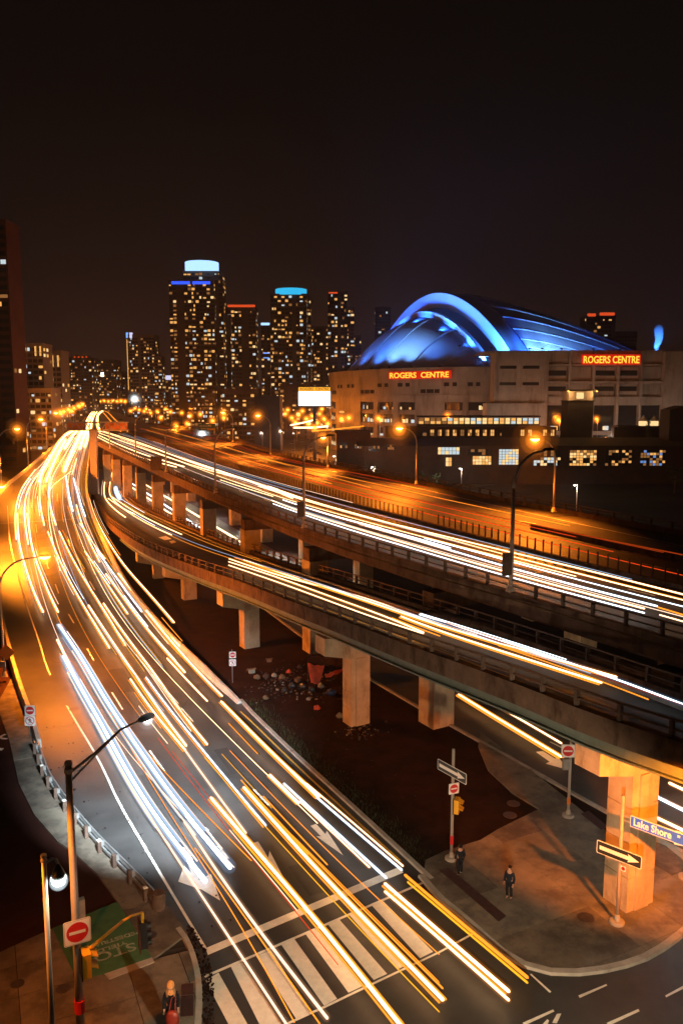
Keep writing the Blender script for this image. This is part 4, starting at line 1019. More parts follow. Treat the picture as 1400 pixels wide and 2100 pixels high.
# ================================================================== STREET LAMPS
def davit(lbl, base, h, ang, reach, lit=None, power=0, group=None, r=.14, m='pole', cat='street lamp', aim=None, bowl=.34, cone=145, name='street_lamp', tint=None, glow_on=True):
    root = thing(name, lbl, cat, base, group); base = Vector(base)
    d = Vector((math.cos(ang), math.sin(ang), 0)); Z = Vector((0, 0, 1))
    k = min(reach * .9, 2.6)
    mb = MB(); mb.tube([base, base + Z * (h - k)], r, 10, r * .7); part('pole', mb, M[m], root, smooth=True)
    mb = MB(); mb.box(base + Z * .05, (.5, .5, .1), ang); mb.cyl(base + Z * .1, base + Z * .5, r * 1.7, r * 1.3, 10); part('base_plate', mb, M[m], root)
    pts = [base + Z * (h - k) + d * (k * (1 - math.cos(t))) + Z * (k * math.sin(t)) for t in [math.pi / 2 * i / 8 for i in range(9)]]
    pts.append(base + Z * (h + .05) + d * reach)
    mb = MB(); mb.tube(pts, r * .7, 8, r * .45); part('arm', mb, M[m], root, smooth=True)
    c = base + Z * (h + .05) + d * (reach + .35); S = Vector((-d.y, d.x, 0))
    mb = MB(); mb.lathe(c, [(.05, .18), (.2, .17), (.3, .08), (.32, 0)][::-1], 12, (d * 1.7, S * .8, Z)); hd = part('lamp_head', mb, M['black'] if lit is None else M[m], root)
    if lit:
        mb = MB(); mb.lathe(c - Z * .02, [(.03, -bowl * .62), (bowl * .55, -bowl * .5), (bowl * .9, -bowl * .2), (bowl, 0)], 12, (d * 1.25, S, Z)); part('lens', mb, M[lit], hd, smooth=True)
        if power:
            p = c - Z * (bowl * .62 + .08)
            add_light('SPOT', 'lamp_light', p, power, (SOD if lit == 'L_sodium' else (.86, .95, 1)) if tint is None else tint, root, p + d * 3.4 + Vector((0, 0, -5)) if aim is None else aim, .22, cone, .5)
        if lit == 'L_sodium':
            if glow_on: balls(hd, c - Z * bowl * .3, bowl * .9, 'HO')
    return root
# far edge of the highway, all lit sodium
def inward(path, p):
    i = min(range(len(path)), key=lambda k: (path[k] - p).xy.length); return i
for (u, v, vt, pw, lbl) in ((1134, 1050, 900, 42000, 'lit orange davit lamp on the far parapet of the highway, nearest the right edge'), (853, 993, 878, 46000, 'lit orange davit lamp on the far parapet, rising before the dark roundhouse'),
                    (672, 958, 897, 34000, 'lit orange lamp on the far parapet, below the white video board'), (555, 932, 852, 60000, 'lit orange davit lamp on the far parapet in front of the plain dark brick block'),
                    (478, 906, 846, 60000, 'lit orange davit lamp on the far parapet under the tallest condo tower')):
    b = P(u, v, ZH + .55); i = inward(CF, b); sd = side(CF, i); a = math.atan2(sd.y, sd.x)
    h = topz(b, vt) - b.z
    davit(lbl, b, h, a, 2.5 if u != 672 else .6, 'L_sodium', pw, 'lit lamps along the far side of the highway', bowl=.42)
# near edge, unlit
for (u, v, vt, lbl) in ((1020, 1212, 928, 'tall unlit davit lamp on the near highway rail, nearest the camera'), (617, 1087, 896, 'unlit davit lamp on the near highway rail, second from the right'), (432, 1012, 880, 'unlit davit lamp on the near highway rail, third from the right'),
                   (332, 967, 872, 'unlit davit lamp on the near rail beside the small brown sign panel'), (274, 940, 850, 'thin unlit lamp on the near rail, second from the overhead gantry'), (226, 920, 862, 'thin unlit lamp on the near rail, closest to the overhead gantry')):
    b = P(u, v, ZH + .3); i = inward(CN, b); sd = -side(CN, i); b = CN[i] + side(CN, i) * .22 + Vector((0, 0, .3)) if (CN[i] - b).xy.length < 1.5 else b
    h = topz(b, vt) - b.z
    t = davit(lbl, b, h, math.atan2(sd.y, sd.x), 2.6, None, 0, 'unlit lamps along the near side of the highway', m='pole_brown', r=.16)
    if u in (617, 1020):
        mb = MB(); mb.box(b + Vector((0, 0, 1.9)) + side(CN, i) * .35, (.7, .25, 1.5), math.atan2(sd.y, sd.x)); part('control_box', mb, M['rail'], t)
# left edge of the ramp, lit
for (u, v, vt, reach, pw, lbl) in ((10, 1388, 1150, 3.6, 46000, 'lit orange davit lamp arching over the ramp from its left parapet, nearest the camera'), (-42, 1130, 1000, 3.2, 130000, 'glowing lamp head poking in from the left edge over the ramp'),
                   (4, 1008, 880, 3.4, 130000, 'lit orange davit lamp by the left edge, third along the ramp parapet'), (59, 961, 860, 3.2, 120000, 'lit orange davit lamp on the ramp parapet, before the pale columned block'), (97, 928, 847, 2.6, 110000, 'small lit davit lamp far along the left ramp parapet')):
    b = PS(u, v, RAMP, .3); i = inward(AL, b); sd = -side(AL, i); h = topz(b, vt) - b.z
    davit(lbl, b, h, math.atan2(sd.y, sd.x), reach, 'L_sodium', pw, 'lit lamps along the left side of the ramp', bowl=.42, cone=150)
# two white LED lamps at the lower left
base = P(170, 2190, .12); zt = topz(base, 1568)
led = thing('street_lamp', 'tall brown street lamp with long rising arm, carrying the large no entry sign', 'street lamp', base)
Z = Vector((0, 0, 1)); tp = Vector((base.x, base.y, zt)); hd = PY(290, 1476, base.y + 3.4)
mb = MB(); mb.tube([base, tp], .17, 12, .12); part('pole', mb, M['pole'], led, smooth=True)
mb = MB(); mb.cyl(tp, tp + Z * .12, .15, .13, 12); mb.cyl(tp - Z * .3, tp - Z * .15, .16, .16, 12); part('pole_cap', mb, M['pole_brown'], led)
mb = MB(); a = tp - Z * .35; mb.tube([a, a.lerp(hd, .35) + Z * .05, a.lerp(hd, .7) + Z * .22, hd], .055, 8, .045); part('arm', mb, M['pole_brown'], led, smooth=True)
mb = MB(); mb.tube([a - Z * .35, a.lerp(hd, .35) - Z * .05, a.lerp(hd, .66) + Z * .16], .04, 8, .03); part('arm_brace', mb, M['pole_brown'], led, smooth=True)
dd = (hd - a); dd.z = 0; dd.normalize(); S = Vector((-dd.y, dd.x, 0))
mb = MB(); mb.lathe(hd + dd * .3, [(.30, -.06), (.30, .02), (.2, .1), (.05, .13)], 14, (dd * 1.5, S * .75, Z)); hdo = part('lamp_head', mb, M['steel'], led, smooth=True)
mb = MB(); mb.lathe(hd + dd * .36 - Z * .06, [(.04, -.13), (.16, -.1), (.24, 0)], 14, (dd * 1.2, S * .75, Z)); part('lens', mb, M['L_white'], hdo, smooth=True)
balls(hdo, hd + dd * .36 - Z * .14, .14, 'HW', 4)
add_light('SPOT', 'led_light', hd + dd * .4 - Z * .3, 170000, (.72, .88, 1), led, PS(335, 1600, RAMP), .2, 48, 1.0)
base2 = P(119, 2310, .12); zt = topz(base2, 1757); tp = Vector((base2.x, base2.y, zt))
pl = thing('street_lamp', 'pale steel path lamp with a small hooked head glowing white, beside the bike path', 'street lamp', base2)
mb = MB(); mb.tube([base2, tp], .11, 12, .08); part('pole', mb, M['pole'], pl, smooth=True)
mb = MB(); mb.cyl(tp, tp + Z * .08, .1, .1, 12); mb.cyl(tp - Z * .16, tp - Z * .1, .11, .11, 12); part('pole_cap', mb, M['pole'], pl)
a = tp - Z * .25; q = a + Vector((.42, .12, -.28)); mb = MB(); mb.tube([a, a + Vector((.25, .07, .14)), a + Vector((.38, .1, .1)), q + Z * .2], .04, 8); part('arm', mb, M['pole'], pl, smooth=True)
mb = MB(); mb.lathe(q, [(.23, -.28), (.22, -.16), (.12, .08), (.05, .22)], 14); ho = part('lamp_shade', mb, M['black'], pl, smooth=True)
mb = MB(); mb.lathe(q - Z * .3, [(.05, -.26), (.2, -.2), (.25, 0)], 14); part('lens', mb, M['L_white'], ho, smooth=True)
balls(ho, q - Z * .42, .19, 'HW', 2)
add_light('SPOT', 'led_light', q - Z * .55, 320, (1, .72, .42), pl, q - Z * 6 + Vector((.5, .5, 0)), .12, 150, .6)
# lamps just out of the picture; the last two are added to brighten the crossing
davit('street lamp at the near corner, lighting the concrete pier', (18.5, 25.5, .1), 10.5, R(150), 3.5, 'L_sodium', 40000, None, aim=Vector((15.6, 38.5, 6.2)), cone=64, glow_on=False)
davit('white street lamp by the lower street behind the big pier', (25.5, 44.5, .1), 8.5, R(160), 2.0, 'L_white', 1500, None, cone=140)
davit('added unseen street lamp that brightens the left side of the crossing', (-15.5, 23, .1), 11, R(40), 3.5, 'L_sodium', 4200, None, aim=Vector((-8, 30, 3)), cone=110, glow_on=False)
davit('added unseen white street lamp that brightens the crossing from its near end', (5.0, 10.5, .1), 10, R(100), 2.5, 'L_white', 30000, None, aim=Vector((4.0, 34.5, .5)), cone=76, tint=(1, .78, .52))

# small lamps further off: post with a glowing bowl
def post_lamp(lbl, pos, h, lit, group, bowl=.3, power=0, c=SOD):
    root = thing('street_lamp', lbl, 'street lamp', pos, group); pos = Vector(pos); Z = Vector((0, 0, 1))
    mb = MB(); mb.tube([pos, pos + Z * h], .1, 6, .07); part('pole', mb, M['pole_brown'], root)
    mb = MB(); mb.box(pos + Z * (h + .06) + Vector((-.3, 0, 0)), (.9, .3, .14)); part('lamp_head', mb, M['black'], root)
    mb = MB(); mb.lathe(pos + Z * h + Vector((-.5, 0, 0)), [(.04, -bowl), (bowl * .7, -bowl * .7), (bowl, -bowl * .1), (bowl * .6, 0)], 10); part('lens', mb, M[lit], root)
    if bowl > .35:
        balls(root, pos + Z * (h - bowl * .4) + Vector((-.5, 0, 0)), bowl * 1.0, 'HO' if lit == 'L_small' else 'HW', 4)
    if power: add_light('POINT', 'lamp_light', pos + Z * (h - bowl - .25) + Vector((-.5, 0, 0)), power, c, root, size=.2)
    return root
for (u, v, Y, h, pw, lbl) in ((767, 957, 205, 6, 4200, 'white yard lamp in front of the low building, left of the roundhouse windows'), (946, 960, 222, 5, 3600, 'white yard lamp by the roundhouse doorway'), (1183, 994, 160, 6, 1500, 'white path lamp beyond the highway, under the amber roundhouse windows'),
                        (718, 882, 290, 8, 1600, 'small white lamp over the yard fence, left of the roundhouse roof'), (688, 935, 215, 5, 1000, 'pale lamp low behind the far parapet, right of the parked cars'), (577, 882, 330, 8, 2200, 'white lamp of the car park, left of the parked cars'), (604, 888, 310, 8, 2200, 'white lamp of the car park, right above the parked cars'), (538, 886, 330, 8, 1200, 'white lamp left of the car park')):
    p = PY(u, v, Y); post_lamp(lbl, (p.x, Y, p.z - h), h, 'L_smallw', 'white lamps of the yards beyond the highway', .28, pw, (1, .95, .82))
G1 = 'orange street lamps by the foot of the skyline'
CL = {'of the orange lamps left of the tallest condo tower': [], 'of the orange lamps at the foot of the tallest condo tower': [], 'of the orange lamps clustered under the white video board': []}
LONE = {776: 'orange lamp at the left foot of the curved stadium wall', 917: 'orange lamp behind the glazed walkway', 1144: 'orange lamp just left of the coaling tower', 1222: 'orange lamp just right of the coaling tower'}
for (u, v, Y) in ((459, 856, 430), (411, 849, 470), (373, 846, 500), (350, 844, 520), (323, 843, 540), (309, 846, 520), (296, 843, 560), (286, 840, 600), (277, 837, 640), (361, 872, 360), (340, 838, 620), (390, 852, 440), (425, 906, 270), (300, 838, 650), (268, 842, 560), (384, 868, 400), (436, 862, 380), (330, 856, 450),
                (612, 850, 400), (628, 858, 380), (640, 852, 420), (655, 848, 430), (598, 856, 400), (585, 848, 420), (620, 842, 450), (664, 858, 380), (650, 866, 360), (632, 868, 360), (606, 866, 370), (645, 876, 330), (672, 868, 360), (660, 838, 470), (590, 840, 480), (700, 858, 360), (715, 856, 350), (776, 857, 330), (1144, 860, 305), (1222, 858, 300), (917, 852, 325)):
    p = PY(u, v, Y); h = min(9, max(5, p.z - .2)); z0 = p.z - h
    lb = LONE.get(u) or list(CL)[0 if u < 347 else 1 if u < 500 else 2]
    lo_ = post_lamp(lb, (p.x + .5, Y, z0), h, 'L_small', G1, .55 if Y > 300 else .4, 16000 if u in (612, 640, 664, 632, 411, 323, 361) else 3000 if u in (776, 1144, 1222, 917, 700) else 0)
    if lb in CL: CL[lb].append((u + v * .001, lo_))
for lb, lst in CL.items():
    for k, (u, t) in enumerate(sorted(lst, key=lambda q: q[0])): t['label'] = ORD[k] + ' ' + lb
for k, (u, v) in enumerate(((128, 846), (134, 843), (143, 839), (150, 842), (154, 836), (164, 832), (171, 829), (179, 826), (183, 822.5))):
    Y = 9.0 / (CAM_H * 0 + 1) ; d = ray(u, v); t = (21.0 - CAM_H) / d.z if d.z < -.001 else 900; Y = min(1100, t * d.y); p = PY(u, v, Y)
    post_lamp(ORD[k] + ' of the orange lamps along the far left of the highway', (p.x, Y, p.z - 8.5), 8.5, 'L_small', 'lamps along the far left of the highway', .8 if Y > 500 else .5, 30000 if u in (164, 143) else 0)
for k in range(9):
    u = 190 + k * 8.5; p = PY(u, 822.5 - (k % 2), 900); post_lamp(ORD[k] + ' of the small lamps where the far highway bends away', (p.x, 900, p.z - 9), 9, 'L_small', 'lamps at the bend of the far highway', .8)
p = PY(278, 817, 760); post_lamp('bright white floodlight beside the golden-edged tower', (p.x, 760, 0), p.z, 'L_white', None, 1.5, 30000, (1, .95, .9))
for (u, v, lbl) in ((417, 889, 'brilliant white light beside the green highway sign'), (420, 898, 'second brilliant bluish light just below the one by the green highway sign')):
    p = PY(u, v, 300); post_lamp(lbl, (p.x, 300, p.z - 6), 6, 'L_white', None, .7, 12000, (.9, .96, 1))
# stadium plaza lamps, warm, behind the roundhouse
for k, (u, Y, pw) in enumerate(((735, 318, 9000), (800, 322, 9000), (880, 318, 9000), (960, 312, 8000), (1060, 306, 9000), (1140, 306, 9000), (1245, 308, 9000), (1330, 308, 9000), (1400, 308, 9000))):
    p = PY(u, 868, Y); post_lamp(ORD[k] + ' of the plaza lamps at the foot of the stadium wall', (p.x, Y, 2), 9.5, 'L_small', 'plaza lamps by the stadium', .25, pw * .36, (1, .72, .54))

# ================================================================== LIGHT TRAILS OF PASSING CARS
TC = {'w': 'G_white', 'b': 'G_blue', 'p': 'G_pink', 'o': 'G_orange', 'y': 'G_yellow', 'r': 'G_red', 'd': 'G_dimred'}
TGRP = {'A': 'light trails of cars on the ramp', 'B': 'light trails of cars on the link bridge', 'C': 'light trails of cars on the highway', 'E': 'light trails of cars on the lower street'}
TK = {'A': .42, 'B': .40, 'C': .36, 'E': .6}
PROF = {'A': RAMP, 'B': LINK, 'C': HWY, 'E': FLAT}
TRG = random.Random(21)
def trail(road, c, r, pts, lbl, h=.68, edge=None, er=.05, K=(0, 0, 1)):
    px = crop(*K, pts)
    w = [PS(u, v, PROF[road], h) for u, v in px]
    w = resample(cat_rom(w, 6), 2.2) if len(w) > 2 else resample(w, 4)
    for _ in range(10): w = [w[0]] + [a * .25 + b * .5 + c_ * .25 for a, b, c_ in zip(w, w[1:], w[2:])] + [w[-1]]
    broad = r > .3
    far_ = w[len(w) // 2].y > 230
    rc = (.13 if broad else r * (1.25 if far_ else TK[road]))
    mb = MB(); mb.tube(w, rc, 8, roundcap=True)
    t = tag(part('light_trail', mb, M[TC[c]], smooth=True), lbl, 'light trail', TGRP[road])
    if c in 'wbp' and r > .085:          # bloom round a bright trail, imitated by a wider glowing volume
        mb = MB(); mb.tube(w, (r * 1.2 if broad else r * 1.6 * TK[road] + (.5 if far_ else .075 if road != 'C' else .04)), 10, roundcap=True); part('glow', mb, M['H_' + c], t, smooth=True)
    def strand(o, dz, rr, m, t0, t1):
        i0, i1 = int(t0 * (len(w) - 1)), int(t1 * (len(w) - 1))
        if i1 - i0 < 2: return
        mb = MB(); mb.tube(offset(w, o, dz)[i0:i1 + 1], rr, 6, roundcap=True); part('streak', mb, M[m], t)
    if broad:
        for k, o in enumerate((-.42, -.26, .2, .33, .46)): strand(o, (-.1, .05, .1, -.08, .0)[k], (.05, .08, .07, .045, .03)[k], ('G_pink', 'G_steel', 'G_steel', 'G_pink', 'G_steel')[k], TRG.uniform(0, .25), TRG.uniform(.85, 1))
    elif road != 'E' and c in 'wb' and len(w) > 7:
        for k in range((2 if r > .1 else 1) if road != 'C' else (TRG.random() < .35)):
            o = TRG.choice((-1, 1)) * TRG.uniform(rc + .12, rc + .75); t0 = TRG.uniform(0, .5)
            strand(o, TRG.uniform(-.25, .35), TRG.uniform(.018, .04), TRG.choice(('G_pink', 'G_orange', 'G_amber', 'G_blue', 'G_pink', 'G_yellow') if road != 'C' else ('G_pink', 'G_blue', 'G_white')), t0, t0 + TRG.uniform(.3, .5))
    if edge:
        for s_ in edge:
            mb = MB(); mb.tube(offset(w, s_ * (rc + er + .05), -.06), er, 6); part('amber_edge', mb, M['G_amber'], t)
    return t
U = (0, 880, 2.8)
ua = [
 ('w', .16, [(205, 232), (130, 335), (97, 430), (88, 520), (96, 632)], 'warm white trail hugging the left edge line where the ramp bends'),
 ('w', .18, [(240, 232), (168, 335), (142, 440), (148, 560), (164, 660)], 'warm white trail just right of the one hugging the left edge line'),
 ('w', .20, [(100, 484), (110, 640), (130, 730), (165, 850), (215, 985), (250, 1050)], 'broad white trail in the left lane, ending level with the near davit lamp head'),
 ('w', .20, [(157, 484), (175, 620), (203, 740), (250, 865), (300, 985), (335, 1050)], 'broad white trail in the left lane, paired on its right with the broad one'),
 ('w', .19, [(235, 282), (228, 380), (240, 480), (256, 552)], 'short white trail curving over the joint, left one of two'),
 ('w', .19, [(290, 272), (280, 360), (295, 460), (323, 550)], 'short white trail curving over the joint, right one of two'),
 ('o', .12, [(408, 228), (340, 270), (285, 305), (250, 350), (238, 400)], 'orange trail swerving from the middle lane to the left one'),
 ('w', .10, [(412, 240), (355, 285), (305, 318), (290, 350)], 'thin white trail swerving beside the orange swerving one'),
 ('w', .16, [(350, 62), (305, 135), (272, 200), (245, 240), (226, 300)], 'white trail far up the ramp, leftmost of the upper bundle'),
 ('w', .16, [(378, 60), (335, 140), (292, 232), (266, 300)], 'white trail far up the ramp, second of the upper bundle'),
 ('w', .17, [(432, 92), (388, 185), (368, 242)], 'white trail far up the ramp, third of the upper bundle'),
 ('w', .17, [(448, 92), (402, 188), (378, 246)], 'white trail far up the ramp, fourth of the upper bundle'),
 ('w', .15, [(441, 168), (428, 215), (414, 262)], 'short white trail at the right end of the upper bundle'),
 ('w', .24, [(432, 4), (390, 26), (352, 62)], 'glaring trail at the top of the ramp, leftmost below the gantry'),
 ('w', .24, [(452, 4), (425, 30), (398, 70), (372, 110)], 'glaring trail at the top of the ramp, second below the gantry'),
 ('w', .26, [(474, 2), (456, 40), (432, 92)], 'glaring trail at the top of the ramp, third below the gantry'),
 ('w', .26, [(496, 2), (480, 48), (458, 110)], 'glaring trail at the top of the ramp, fourth below the gantry'),
 ('w', .22, [(514, 2), (505, 40), (488, 100)], 'glaring trail at the top of the ramp, nearest the right barrier'),
 ('b', .24, [(380, 270), (390, 340), (405, 410), (420, 470)], 'thick cool white trail in the middle of the ramp above the joint, left of two'),
 ('b', .24, [(424, 282), (442, 350), (468, 440), (490, 500)], 'thick cool white trail in the middle of the ramp above the joint, right of two'),
 ('o', .13, [(390, 442), (420, 530), (455, 632)], 'short orange trail crossing the joint, left of the long orange one'),
 ('w', .14, [(440, 434), (470, 540), (520, 655), (574, 762)], 'long warm trail crossing the joint right of the short orange one'),
 ('w', .15, [(276, 588), (330, 720), (400, 870), (480, 1010), (556, 1138), (630, 1256)], 'long warm white trail down the second lane'),
 ('w', .15, [(342, 586), (410, 730), (500, 885), (590, 1025), (660, 1140), (722, 1242)], 'long warm white trail down the second lane, right of its twin'),
 ('w', .11, [(460, 540), (520, 632), (570, 705), (606, 744)], 'short thin white trail near the right barrier, below the joint'),
 ('w', .13, [(490, 702), (560, 805), (640, 922), (735, 1060)], 'white trail in the third lane, starting below the joint'),
 ('b', .18, [(555, 692), (640, 812), (740, 950), (815, 1048)], 'thick cool trail in the third lane, nearest the barrier side'),
 ('w', .17, [(610, 832), (700, 952), (800, 1090), (900, 1212), (1000, 1325), (1062, 1396)], 'long warm trail in the third lane beside the cool one'),
 ('w', .16, [(680, 828), (760, 932), (850, 1042), (950, 1152), (1030, 1245)], 'warm trail close to the right barrier, halfway down the ramp'),
 ('w', .16, [(840, 1042), (960, 1192), (1080, 1330), (1180, 1440), (1275, 1532)], 'warm trail close to the right barrier, ending at its tapered tip'),
 ('w', .17, [(510, 1012), (600, 1150), (700, 1300), (800, 1440), (960, 1680), (1070, 1818)], 'very long warm trail along the middle of the lower ramp'),
 ('w', .16, [(596, 1000), (690, 1140), (800, 1290), (905, 1420), (1050, 1645), (1190, 1810)], 'very long warm trail right of the middle one on the lower ramp'),
 ('w', .16, [(505, 372), (548, 505), (620, 640), (720, 790), (850, 935), (1000, 1110)], 'long white trail skimming the foot of the right barrier'),
 ('w', .20, [(330, 1210), (400, 1350), (460, 1485)], 'short thick trail in the left lane by the no entry signs'),
]
for c, r, pts, lbl in ua: trail('A', c, r, pts, lbl, K=U, edge=((1,) if c == 'w' and r > .12 and len(pts) > 3 else None))
V = (0, 1350, 2.8)
for c, r, pts, lbl, ed in [
 ('b', .36, [(365, -10), (460, 170), (560, 330), (700, 600), (830, 830), (960, 1010), (1080, 1165), (1180, 1280)], 'broadest cool white trail, left of two, ending at the left turn arrow', None),
 ('b', .32, [(340, -190), (470, 0), (560, 160), (650, 315), (770, 475), (900, 680), (1050, 880), (1200, 1060), (1322, 1200)], 'broadest cool white trail, right of two, ending above the stop line', None),
 ('p', .12, [(525, 322), (640, 530), (760, 745), (900, 972), (1030, 1175), (1180, 1388), (1390, 1720), (1520, 1920), (1670, 2140)], 'long pinkish trail crossing the left end of the crosswalk', None),
 ('o', .06, [(632, 312), (760, 530), (900, 775), (1060, 1025), (1200, 1240), (1400, 1545), (1690, 2090)], 'thin orange trail beside the pinkish one through the crosswalk', None),
 ('w', .14, [(750, 120), (880, 312), (1065, 528)], 'warm trail ending left of the middle of the lower ramp', (1,)),
 ('b', .13, [(840, 110), (960, 280), (1080, 420), (1190, 560), (1300, 690), (1400, 812), (1525, 960)], 'cool thin trail down the middle of the lower ramp to the arrows', (1,)),
 ('w', .13, [(960, 0), (1070, 122), (1190, 245)], 'warm short trail beside the tapered end of the barrier', None),
 ('w', .16, [(1270, 248), (1400, 380), (1600, 585), (1830, 795)], 'warm trail starting at the tip of the barrier, along the kerb', (1, -1)),
 ('p', .14, [(1065, 530), (1200, 720), (1320, 880), (1412, 1003)], 'pinkish trail in the middle of the lower ramp, ending by the arrows', None),
 ('r', .045, [(910, 460), (1010, 600), (1140, 765), (1270, 935), (1430, 1140), (1720, 1460), (1940, 1760)], 'thin red trail running down the middle to the crosswalk', None),
 ('r', .04, [(990, 535), (1100, 672), (1210, 810)], 'short thin red trail beside the longer red one', None),
 ('y', .06, [(1175, 570), (1290, 702), (1450, 892), (1640, 1090), (1820, 1290), (2020, 1510), (2250, 1770), (2520, 2030)], 'thin yellow trail crossing the middle of the crosswalk', None),
 ('y', .05, [(1275, 550), (1400, 692), (1560, 860)], 'short thin yellow trail near the lane arrows, right of the long one', None),
 ('o', .05, [(1320, 530), (1480, 700), (1760, 990), (2020, 1240), (2270, 1490), (2520, 1700)], 'thin orange trail crossing the right half of the crosswalk', None)]:
    trail('A', c, r, pts, lbl, K=V, edge=ed)
W_ = (400, 1600, 2.8)
for c, r, pts, lbl, ed in [
 ('p', .15, [(-60, 240), (0, 340), (150, 560), (300, 790), (440, 960), (600, 1170), (758, 1366)], 'pinkish white trail over the crosswalk, ending in a rounded tip at the bottom', None),
 ('o', .07, [(0, 390), (150, 590), (330, 850), (520, 1110), (716, 1400)], 'orange trail next to the pinkish white one over the crosswalk', None),
 ('w', .18, [(92, 102), (300, 350), (520, 590), (700, 800), (900, 1060), (1060, 1260), (1180, 1410)], 'thickest warm trail through the middle of the crosswalk', (1, -1)),
 ('w', .17, [(280, 42), (480, 270), (700, 520), (900, 725), (1100, 930), (1420, 1260)], 'thick warm trail through the right part of the crosswalk', (1, -1)),
 ('o', .09, [(265, 0), (560, 330), (800, 570), (1050, 832), (1420, 1195)], 'orange trail close beside the thick warm one on the right', None),
 ('o', .05, [(560, 318), (800, 552), (1050, 812), (1400, 1160)], 'slim orange trail, third from the right over the crosswalk', None),
 ('w', .17, [(430, -30), (520, 60), (595, 130)], 'short thick warm trail with a rounded end near the kerb', (1,)),
 ('w', .18, [(560, -45), (650, 45), (705, 95)], 'short thick warm trail nearest the kerb', (1,)),
 ('b', .14, [(510, 20), (650, 150), (800, 290), (950, 430), (1095, 560)], 'cool white trail in the right lane ending at the stop line', None),
 ('w', .09, [(600, 122), (800, 310), (1000, 500)], 'thin warm trail beside the cool one in the right lane', None),
 ('w', .09, [(640, 20), (850, 192), (1050, 370), (1192, 492)], 'thin white trail closest to the right kerb, ending before the stop line', None),
 ('b', .12, [(700, 100), (850, 232), (1050, 400), (1185, 515)], 'cool trail close to the right kerb beside the thin white one', None),
 ('w', .17, [(1090, 595), (1250, 742), (1420, 885), (1630, 1062), (1798, 1212)], 'thick warm trail past the right end of the crosswalk', (1,)),
 ('w', .13, [(1090, 640), (1250, 775), (1420, 915), (1630, 1112), (1798, 1262)], 'warm trail just left of the thick one past the right end of the crosswalk', None),
 ('o', .17, [(1205, 545), (1400, 722), (1570, 862), (1760, 1012), (1905, 1132)], 'thick orange trail beside the corner island, ending in a rounded tip', None),
 ('y', .12, [(1220, 585), (1400, 742), (1570, 885), (1760, 1040), (1905, 1162)], 'yellow trail right under the thick orange one beside the corner island', None)]:
    trail('A', c, r, pts, lbl, K=W_, edge=ed)
# many fine streaks that run almost the whole way
def fine(road, La, Ra, t, i0, i1, h, r, m, lbl):
    n = 90; w = []
    l_, r_ = pair(La, Ra, n)
    for k in range(int(i0 * n), int(i1 * n) + 1):
        q = l_[k].lerp(r_[k], t + .012 * math.sin(k * .12 + t * 40)); q.z = lin(q.y, PROF[road]) + h; w.append(q)
    for _ in range(12): w = [w[0]] + [a * .25 + b * .5 + c_ * .25 for a, b, c_ in zip(w, w[1:], w[2:])] + [w[-1]]
    lbl = lbl.replace('@', CN_[m]); mb = MB(); mb.tube(w, r, 6, roundcap=True); tag(part('fine_trail', mb, M[m], smooth=True), lbl, 'light trail', {'A': 'fine light streaks on the ramp', 'B': 'fine light streaks on the link bridge', 'C': 'fine light streaks on the highway'}[road])
rg = random.Random(41)
NTH = ['first', 'second', 'third', 'fourth', 'fifth', 'sixth', 'seventh', 'eighth', 'ninth', 'tenth', 'eleventh', 'twelfth', 'thirteenth', 'fourteenth', 'fifteenth']
CN_ = {'G_pink': 'pinkish', 'G_white': 'white', 'G_amber': 'amber', 'G_orange': 'orange', 'G_yellow': 'yellow', 'G_steel': 'bluish', 'G_red': 'red', 'G_dimred': 'dim red'}
for k in range(30):
    t = .24 + .72 * (k + rg.uniform(.1, .9)) / 30; i0 = rg.uniform(.02, .35); i1 = min(.985, i0 + rg.uniform(.35, .75))
    fine('A', AL, AR, t, i0, i1, rg.uniform(.45, 1.0), rg.choice((.018, .022, .03, .036)), rg.choice(('G_pink', 'G_white', 'G_amber', 'G_orange', 'G_white', 'G_pink', 'G_yellow', 'G_steel')), 'hair-thin @ streak on the curved ramp, ' + (NTH[k] + ' from its left side' if k < 15 else NTH[29 - k] + ' from its right barrier'))
for k in range(3):
    fine('B', BF, BN, .3 + .45 * (k + rg.random()) / 3, rg.uniform(.4, .5), rg.uniform(.75, .98), rg.uniform(.5, 1.0), .022, rg.choice(('G_pink', 'G_white', 'G_amber', 'G_steel')), 'hair-thin @ streak along the link bridge, ' + NTH[k] + ' from its far rail')
for k in range(10):
    fine('C', MN, CN, .14 + .66 * (k + rg.random()) / 10, rg.uniform(.03, .4), rg.uniform(.7, .98), rg.uniform(.5, 1.0), .024, rg.choice(('G_pink', 'G_white', 'G_steel', 'G_steel', 'G_amber')), 'hair-thin @ streak on the near carriageway, ' + NTH[k] + ' from the median fence')
for k in range(7):
    fine('C', CF, MN, .2 + .65 * (k + rg.random()) / 7, rg.uniform(.05, .3), rg.uniform(.6, .95), rg.uniform(.6, .9), .03, rg.choice(('G_red', 'G_dimred', 'G_orange', 'G_dimred')), 'hair-thin @ streak on the far carriageway, ' + NTH[k] + ' from the far parapet')
